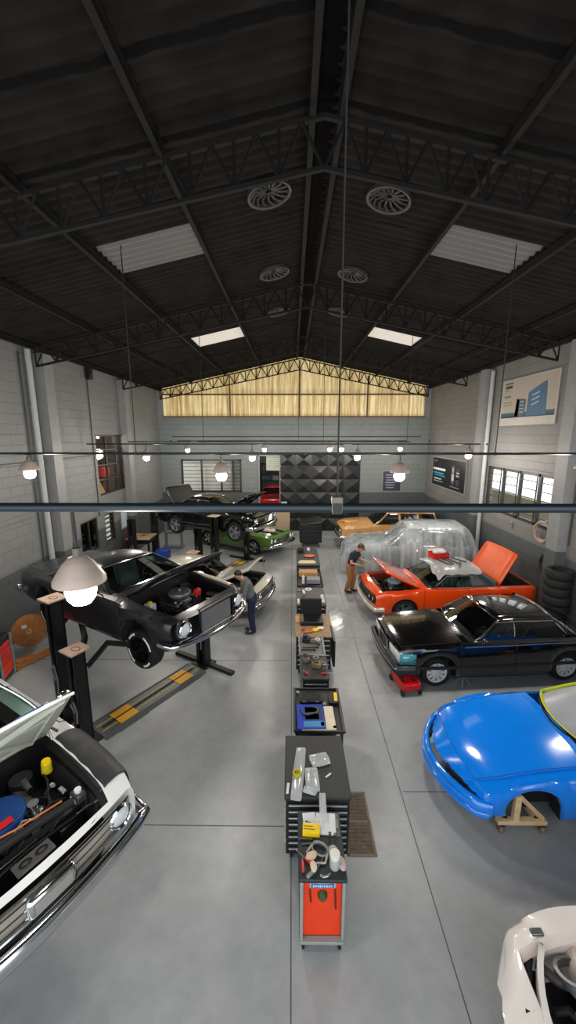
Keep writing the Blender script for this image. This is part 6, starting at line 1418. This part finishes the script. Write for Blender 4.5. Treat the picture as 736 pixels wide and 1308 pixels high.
# right side: tyres, coiled hose, wall fan, louvred hood panel
for i in range(8):
    t = MB().lathe([(.19, -.1), (.26, -.11), (.295, -.09), (.31, -.05), (.31, .05), (.295, .09), (.26, .11), (.19, .1)], 32, closed=True); rr = random.Random(i)
    put(t.build('tyre', RUBBER), 'black tyre in the stack by the right wall, %s from the floor' % ['lowest', 'second', 'third', 'fourth', 'fifth', 'sixth', 'seventh', 'topmost, eighth'][i], 'tyre', (6.57+rr.uniform(-.012, .012), 9.2+rr.uniform(-.03, .03), .112+.222*i), 0, 'stacked tyres')
t = thing('coiled_hose', 'pinkish brown coiled hose hanging at the right barred window', 'hose', (XR-.08, 10.35, 2.42)); b = MB()
pts = []
for i in range(90): a = i*2*PI/22; rr_ = .26+.02*math.sin(i*.7); pts.append((-.02-.05*((i//22) % 2), rr_*1.25*math.cos(a), rr_*math.sin(a)))
b.tube(pts, .028, 7); b.build('hose_coil', mat('hose_pink', 'a08478', .6), t); MB().box(.03, 0, .27, .06, .08, .04).build('hook', STEEL, t)
t = thing('wall_reel', 'black wall mounted fan by the right wall column', 'fan', (XR-.12, 10.0, 1.62)); MB().lathe([(.0, .08), (.08, .08), (.1, .04), (.26, .05), (.28, 0), (.26, -.05), (.0, -.06)], 28, 0, MX.Rotation(-PI/2, 4, 'Y')).build('housing', BLACK, t)
for i in range(3): MB().lathe([(.07+.06*i, .055), (.085+.06*i, .065), (.1+.06*i, .055)], 24, 0, MX.Rotation(-PI/2, 4, 'Y')).build('guard_ring', DGREY, t)
MB().cyl((-.085, 0, 0), (-.1, 0, 0), .05, n=16).build('hub', CHROME, t); MB().box(.08, 0, .3, .06, .5, .1).build('bracket', BLACK, t)
t = thing('hood_panel', 'black louvred hood panel lying on a stand behind the black saloon', 'hood panel', (5.5, 9.45, 0)); MB().grid([[(-.55+1.1*i/8, -.3+.6*j/6, .84+.03*(1-(j/3-1)**2)) for i in range(9)] for j in range(7)]).build('panel', paint('panel_black', '1d2428', .3), t, solid=.02)
for i in range(4): MB().tube([(.0, -.2+.11*i, .875), (.5, -.2+.11*i, .87)], .018, 6).build('louvre', BLACK, t)
for x in (-.4, .4):
    for y in (-.22, .22): MB().tube([(x, y, 0), (x*.8, y*.8, .84)], .02, 6).build('leg', BLACK, t)
t = thing('outlet_box', 'small pale socket box on the right wall under the barred window', 'socket', (XR-.03, 12.0, 2.24)); MB().box(0, 0, 0, .06, .12, .16).build('box', WALLW, t, bevel=.01); MB().box(-.031, 0, 0, .004, .07, .05).build('socket_face', BLACK, t)

# ---------------------------------------------------------------- wall graphics
def flat(name, m, parent, x, y, z, sx, sy, sz): return MB().box(x, y, z, sx, sy, sz).build(name, m, parent, smooth=0)
t = thing('wall_poster', 'large pale poster with two blue buildings high on the right wall', 'poster', (XR-.02, 11.95, 5.98)); PC = mat('poster_cream', '9f978a', .6, var=.05, scale=1.2)
flat('sheet', mat('poster_border', 'a9a49c', .6), t, 0, 0, 0, .03, 2.78, 1.4); flat('picture', PC, t, -.017, 0, .1, .004, 2.66, 1.12); flat('sea', mat('poster_teal', '2f5258', .6), t, -.0195, 0, -.38, .003, 2.66, .12); flat('sea', mat('poster_blue', '1d3550', .6), t, -.0195, 0, -.45, .003, 2.66, .04)
def pp(poly, m, nm, x=-.022): MB().prism(poly, 'x', x-.002, x+.001).build(nm, m, t, smooth=0)
pp([(.55, -.44), (.05, -.44), (.0, .02), (.12, .06), (.48, .08)], mat('poster_slate', '45525c', .6), 'building'); pp([(.55, -.44), (.36, -.44), (.34, .04), (.48, .08)], mat('poster_navy', '22304a', .6), 'building_side')
pp([(-.05, -.44), (-.98, -.44), (-.9, .46), (-.78, .44), (-.1, .22)], mat('poster_steelblue', '3f5f78', .6), 'building'); 
for i in range(4): pp([(.3, -.34+.1*i), (.1, -.34+.1*i), (.1, -.3+.1*i), (.3, -.3+.1*i)], mat('poster_pane', '8a97a0', .6), 'window_band', -.025)
for i in range(3): pp([(-.28, -.16+.13*i), (-.62, -.08+.13*i), (-.62, -.05+.13*i), (-.28, -.13+.13*i)], mat('poster_glint', '9fb8c8', .6), 'window_band', -.025)
for k, (y, z, w_, h, c) in enumerate(((1.0, .58, .42, .035, '1c1c1c'), (1.0, .47, .38, .09, '3a3a38'), (1.07, .37, .22, .025, '5a5854'), (1.03, .18, .34, .05, '5f5c56'), (1.0, -.0, .44, .022, '6a665e'), (.98, -.08, .48, .022, '6a665e'), (1.03, -.62, .2, .012, '7a766e'))): flat('text_line', mat('poster_text_'+c, c, .6), t, -.02, y-.0, z, .003, w_, h)
t = thing('wall_poster', 'black framed poster with white and cyan text lines near right corner', 'poster', (XR-.02, 17.35, 3.3)); flat('frame', WALLW, t, 0, 0, 0, .04, 3.75, 1.4); PB = mat('poster_black', '0e0f11', .4); flat('picture', PB, t, -.021, 0, 0, .004, 3.6, 1.26)
for k, (y, z, w_, h, c) in enumerate(((1.45, .5, .38, .05, '777b80'), (.95, .13, 1.45, .1, 'e4e6e8'), (1.0, -.05, 1.2, .07, '2aa3c4'), (.9, -.16, 1.3, .06, '1f86a8'), (1.1, -.32, .9, .05, 'cfd2d4'), (1.0, -.43, 1.1, .035, 'a4a8ac'))):
    o = flat('text_line', mat('line_'+c, c, .5), t, -.024, y, z, .003, w_, h); rr = random.Random(k); 
    for q in range(int(w_/.16)): flat('word_gap', PB, o, -.0265, y-w_/2+.1+.16*q+rr.uniform(-.02, .02), z, .001, .02, h)
for k, (y, z, w_, h, c) in enumerate(((-.62, .0, .3, .8, '4a4e52'), (-.62, .2, .2, .2, '9aa0a4'), (-.62, -.1, .22, .3, 'b9bec2'), (-1.1, -.05, .3, .7, '33373a'), (-1.1, .12, .28, .05, 'c4c8cc'), (-1.1, .0, .28, .05, 'c4c8cc'), (-1.1, -.12, .28, .05, 'c4c8cc'), (-.85, -.5, 1.0, .05, '6a6e72'))): flat('engine_picture', mat('pic_'+c, c, .5), t, -.024-.001*(k % 3), y, z, .003, w_, h)
t = thing('wall_poster', 'small dark poster on the back wall right of the quilted panel', 'poster', (5.15, YB-.02, 2.66)); flat('frame', WALLW, t, 0, 0, 0, 1.0, .03, 1.12); flat('picture', mat('poster_indigo', '2a2b38', .5), t, 0, -.016, -.02, .9, .004, 1.0)
for k in range(6): flat('text_line', mat('poster_violet', '8f8cae', .5), t, -.08, -.02, .3-.13*k, .5-.05*(k % 3), .003, .05)
t = thing('notice_board', 'white notice board beyond the back doorway', 'notice', (-.98, YB+.6, 3.55)); flat('board', mat('board_white', 'c9cdbf', .5), t, 0, 0, 0, .75, .03, .85)
for k in range(6): flat('text_line', mat('board_text', '8f9484', .5), t, 0, -.017, .25-.1*k, .6, .003, .02)
sh = thing('parts_rack', 'rack with dark and pale parts behind the red car body', 'rack', (-1.0, YB+6.7, 0))
for z in (.5, 1.2, 1.9, 2.5, 3.0): MB().box(0, 0, z, 2.2, .5, .05).build('shelf_board', DGREY, sh)
for x in (-1.08, 1.08): MB().box(x, 0, 1.55, .05, .5, 3.1).build('upright', DGREY, sh)
for i, (x, z, c) in enumerate(((-.6, 1.93, '4a5a7a'), (-.1, 1.93, 'a9a49c'), (.4, 1.93, '6a5a64'), (-.5, 2.53, '3a4458'), (.1, 2.53, '7c8494'), (.5, 2.53, 'c8bfae'))): put(MB().box(0, 0, .16, .42, .36, .32).build('parts_box', mat('pbox_'+c, c, .6), bevel=.01), '%s parts box on the rack beyond the doorway, %s' % (['slate blue', 'pale grey', 'mauve', 'navy', 'blue grey', 'cream'][i], ['middle shelf left', 'middle shelf centre', 'middle shelf right', 'upper shelf left', 'upper shelf centre', 'upper shelf right'][i]), 'box', (-1.0+x, YB+6.7, z), 0, 'boxes on the far rack')
t = MB().lathe([(.22, -.1), (.32, -.1), (.36, 0), (.32, .1), (.22, .1)], 28, closed=True); o = t.build('tyre', RUBBER); put(o, 'tyre hanging at the left side of the back doorway', 'tyre', (-1.5, YB+.45, 3.2), 0, None, 0, PI/2)
# quilted black panel: square pyramids in a grid
t = thing('quilted_panel', 'tall black quilted padded panel covering the middle of the back wall', 'panel', (1.43, YB-.06, 0)); QB = mat('quilt_black', '1b1d1f', .38, var=.15); nx, nz = 5, 6; W_, H_ = 4.15, 4.1
MB().box(0, .03, H_/2, W_, .05, H_).build('backing', BLACK, t, smooth=0)
for i in range(nx):
    for j in range(nz):
        a, c = W_/nx, H_/nz; x = -W_/2+a*(i+.5); z = c*(j+.5); e = .012; q = [(x-a/2+e, 0, z-c/2+e), (x+a/2-e, 0, z-c/2+e), (x+a/2-e, 0, z+c/2-e), (x-a/2+e, 0, z+c/2-e), (x, -.11, z)]
        MB().add(q, [(0, 1, 4), (1, 2, 4), (2, 3, 4), (3, 0, 4)]).build('pyramid_pad', QB, t, smooth=0, bevel=.01)
put(MB().box(0, 0, 0, .3, .02, .26).build('notice', mat('notice_pale', 'a9c4c4', .5)), 'small pale notice at the lower left of the quilted panel', 'notice', (-.4, YB-.19, 1.45))

# ---------------------------------------------------------------- people
def solidify_body(name, parts, m, parent, vox=.014, sm=6):
    """parts: capsule chains and ellipsoids fused into one continuous skin"""
    b = MB()
    for p in parts:
        if p[0] == 'c':
            (_, pts, rs) = p
            for (a, c), (r0, r1) in zip(zip(pts, pts[1:]), zip(rs, rs[1:])):
                b.cyl(a, c, r0, r1, 14); b.ell(a, r0, 12, 8); b.ell(c, r1, 12, 8)
        else: b.ell(p[1], p[2], 16, 12, 0, p[3] if len(p) > 3 else None)
    o = b.build(name, m, parent, smooth=0)
    q = o.modifiers.new('r', 'REMESH'); q.mode = 'VOXEL'; q.voxel_size = vox; q = o.modifiers.new('s', 'SMOOTH'); q.iterations = sm; q.factor = .5
    dg = bpy.context.evaluated_depsgraph_get(); me = bpy.data.meshes.new_from_object(o.evaluated_get(dg)); me.shade_smooth(); o.modifiers.clear(); old = o.data; o.data = me; bpy.data.meshes.remove(old)
    if not me.materials: me.materials.append(m)
    return o
def person(label, loc, rz, J, shirt, pants, hair, shoes=BLACK, short_sleeve=False, shorts=False, cap=None):
    t = thing('person', label, 'person', loc, rz); P = []
    pe, ch, nk, hd = V(J['pelvis']), V(J['chest']), V(J['neck']), V(J['head'])
    P += [('c', [pe, (pe+ch)/2, ch], [.125, .115, .135]), ('c', [ch, nk, hd], [.11, .055, .06])]
    look = V(J.get('look', (1, 0, -.3))).normalized(); up = (hd-nk).normalized(); up = (up-look*up.dot(look)).normalized(); sd = up.cross(look)
    def F(f, s, u): return hd+look*f+sd*s+up*u
    P.append(('e', tuple(F(0, 0, .03)), (.088, .078, .115))); P.append(('e', tuple(F(.035, 0, -.04)), (.055, .052, .065)))
    P += [('e', tuple(F(.095, 0, .0)), (.02, .014, .022)), ('e', tuple(F(.0, .08, 0)), (.018, .012, .03)), ('e', tuple(F(.0, -.08, 0)), (.018, .012, .03))]
    for s in (-1, 1):
        sh, el, ha = [V(v) for v in J['arm'+('l' if s > 0 else 'r')]]; P.append(('c', [sh, el, ha], [.05, .04, .03]))
        hip, kn, an = [V(v) for v in J['leg'+('l' if s > 0 else 'r')]]; P.append(('c', [hip, kn, an], [.085, .058, .042])); P.append(('c', [an, an+V((.14, 0, -.035))], [.042, .035]))
        d = (ha-el).normalized(); n1 = V((0, 0, 1)).cross(d).normalized(); n2 = d.cross(n1)
        pm = ha+d*.05; P.append(('c', [ha, pm+d*.03], [.028, .032]))
        for q in range(4):
            f0 = pm+d*.05+n1*(.026-.0175*q); L_ = (.035, .042, .04, .03)[q]; f1 = f0+d*L_-n2*.008; f2 = f1+d*L_*.7-n2*.028
            P.append(('c', [f0-d*.02, f0, f1, f2], [.0105, .0105, .0095, .0085]))
        th = pm+n1*.035*s*-1; P.append(('c', [pm, th+d*.01, th+d*.045-n2*.012], [.013, .011, .0095]))
    solidify_body('body', P, SKIN, t, .0095, 3)
    c = [('c', [pe+V((0, 0, .04)), (pe+ch)/2, ch, nk-(nk-ch)*.35], [.142, .138, .158, .1])]
    for s in (-1, 1):
        sh, el, ha = [V(v) for v in J['arm'+('l' if s > 0 else 'r')]]; c.append(('c', [ch+V((0, s*.06, .02)), sh, (sh+el)/2 if short_sleeve else el]+([] if short_sleeve else [ha-(ha-el)*.1]), [.1, .072, .064]+([] if short_sleeve else [.046])))
    solidify_body('shirt', c, shirt, t, .015)
    c = [('c', [pe-V((0, 0, .06)), pe+V((0, 0, .07))], [.145, .14])]
    for s in (-1, 1):
        hip, kn, an = [V(v) for v in J['leg'+('l' if s > 0 else 'r')]]; c.append(('c', [hip, kn, kn+(an-kn)*(.1 if shorts else .92)], [.105, .08, .078 if shorts else .068]))
    solidify_body('trousers', c, pants, t, .015)
    for s in (-1, 1):
        an = V(J['leg'+('l' if s > 0 else 'r')][2]); b = MB(); b.ell(tuple(an+V((.07, 0, -.035))), (.15, .052, .045), 16, 8); b.ell(tuple(an+V((-.01, 0, -.01))), (.06, .05, .06), 12, 8); b.v = [(x, y, max(z, .0)) for x, y, z in b.v]; b.build('shoe', shoes, t)
    h = MB(); h.ell((0, 0, 0), (.098, .088, .1), 18, 12); v2 = []
    for x, y, z in h.v: v2.append(tuple(F(-.012+x, y, .055+z) if not (x > .03 and z < .02) else F(.02+.4*x, y*.9, .075+.4*z)))
    h.v = v2; h.build('hair', hair, t)
    e = MB()
    for s in (-1, 1): e.ell(tuple(F(.083, s*.03, .022)), .009, 8, 6)
    e.build('eye', DARK, t); MB().tube([tuple(F(.082, s*.022, -.052)) for s in (-1, 0, 1)], .005, 5).build('mouth', mat('lip', '8a4a42', .5), t)
    if cap:
        k = MB(); k.ell((0, 0, 0), (.105, .095, .09), 18, 12); k.v = [tuple(F(x-.01, y, .085+max(z, -.01))) for x, y, z in k.v]; k.grid([[tuple(F(.06+.1*i/3, (-.075+.15*j/4)*(1-.08*i), .08-.01*i)) for j in range(5)] for i in range(4)]); k.build('cap', cap, t)
    return t
HAIR = mat('dark_hair', '1a1411', .6)
person('man in grey sweater and navy trousers leaning over an open car', (-1.02, 9.3, 0), R(192), dict(pelvis=(0, 0, .93), chest=(.12, 0, 1.28), neck=(.21, 0, 1.46), head=(.3, 0, 1.56), look=(1, 0, -.75), arml=((.13, .19, 1.38), (.2, .25, 1.12), (.42, .2, 1.02)), armr=((.13, -.19, 1.38), (.17, -.26, 1.1), (.36, -.2, .95)), legl=((0, .09, .9), (.03, .1, .48), (-.02, .1, .09)), legr=((0, -.09, .9), (0, -.1, .48), (-.04, -.1, .09))),
    mat('grey_sweater', '5a5c5c', .85, var=.1, scale=30), mat('navy_trousers', '141a3c', .8), HAIR)
person('man in navy tee shirt and tan shorts bending at the orange car front', (1.93, 11.92, 0), R(-36), dict(pelvis=(-.06, 0, .9), chest=(.06, 0, 1.24), neck=(.16, 0, 1.42), head=(.25, 0, 1.52), look=(1, 0, -.6), arml=((.07, .19, 1.34), (.16, .26, 1.08), (.4, .2, 1.06)), armr=((.07, -.19, 1.34), (.1, -.28, 1.08), (.33, -.2, 1.05)), legl=((-.06, .09, .88), (.02, .1, .48), (-.04, .1, .09)), legr=((-.06, -.09, .88), (-.02, -.1, .48), (-.12, -.12, .09))),
    mat('navy_tee', '20283a', .85, var=.1, scale=30), mat('tan_shorts', '96683c', .85), HAIR, short_sleeve=True, shorts=False, cap=mat('cap_brown', '5a3a30', .7))
# ---------------------------------------------------------------- light, world, camera
w = bpy.data.worlds.new('world'); SC.world = w; w.use_nodes = True; nt = w.node_tree; bg = nt.nodes['Background']
bg.inputs[0].default_value = lin('e9eef2'); bg.inputs[1].default_value = 2.6
cd = bpy.data.cameras.new('camera'); cam = bpy.data.objects.new('camera', cd); COL.objects.link(cam); SC.camera = cam
cam.location = (0, 0, 5); cam.rotation_euler = (R(90-11.2), 0, R(.57)); cd.sensor_fit = 'VERTICAL'; cd.sensor_height = 24; cd.lens = 24*500/1308; cd.clip_start = .05
SC.view_settings.view_transform = 'Standard'; SC.view_settings.look = 'None'; SC.view_settings.gamma = 1; SC.view_settings.exposure = 0; SC.view_settings.use_curve_mapping = False
SC.cycles.use_denoising = True; SC.cycles.max_bounces = 8; SC.cycles.transparent_max_bounces = 12; SC.cycles.sample_clamp_indirect = 6
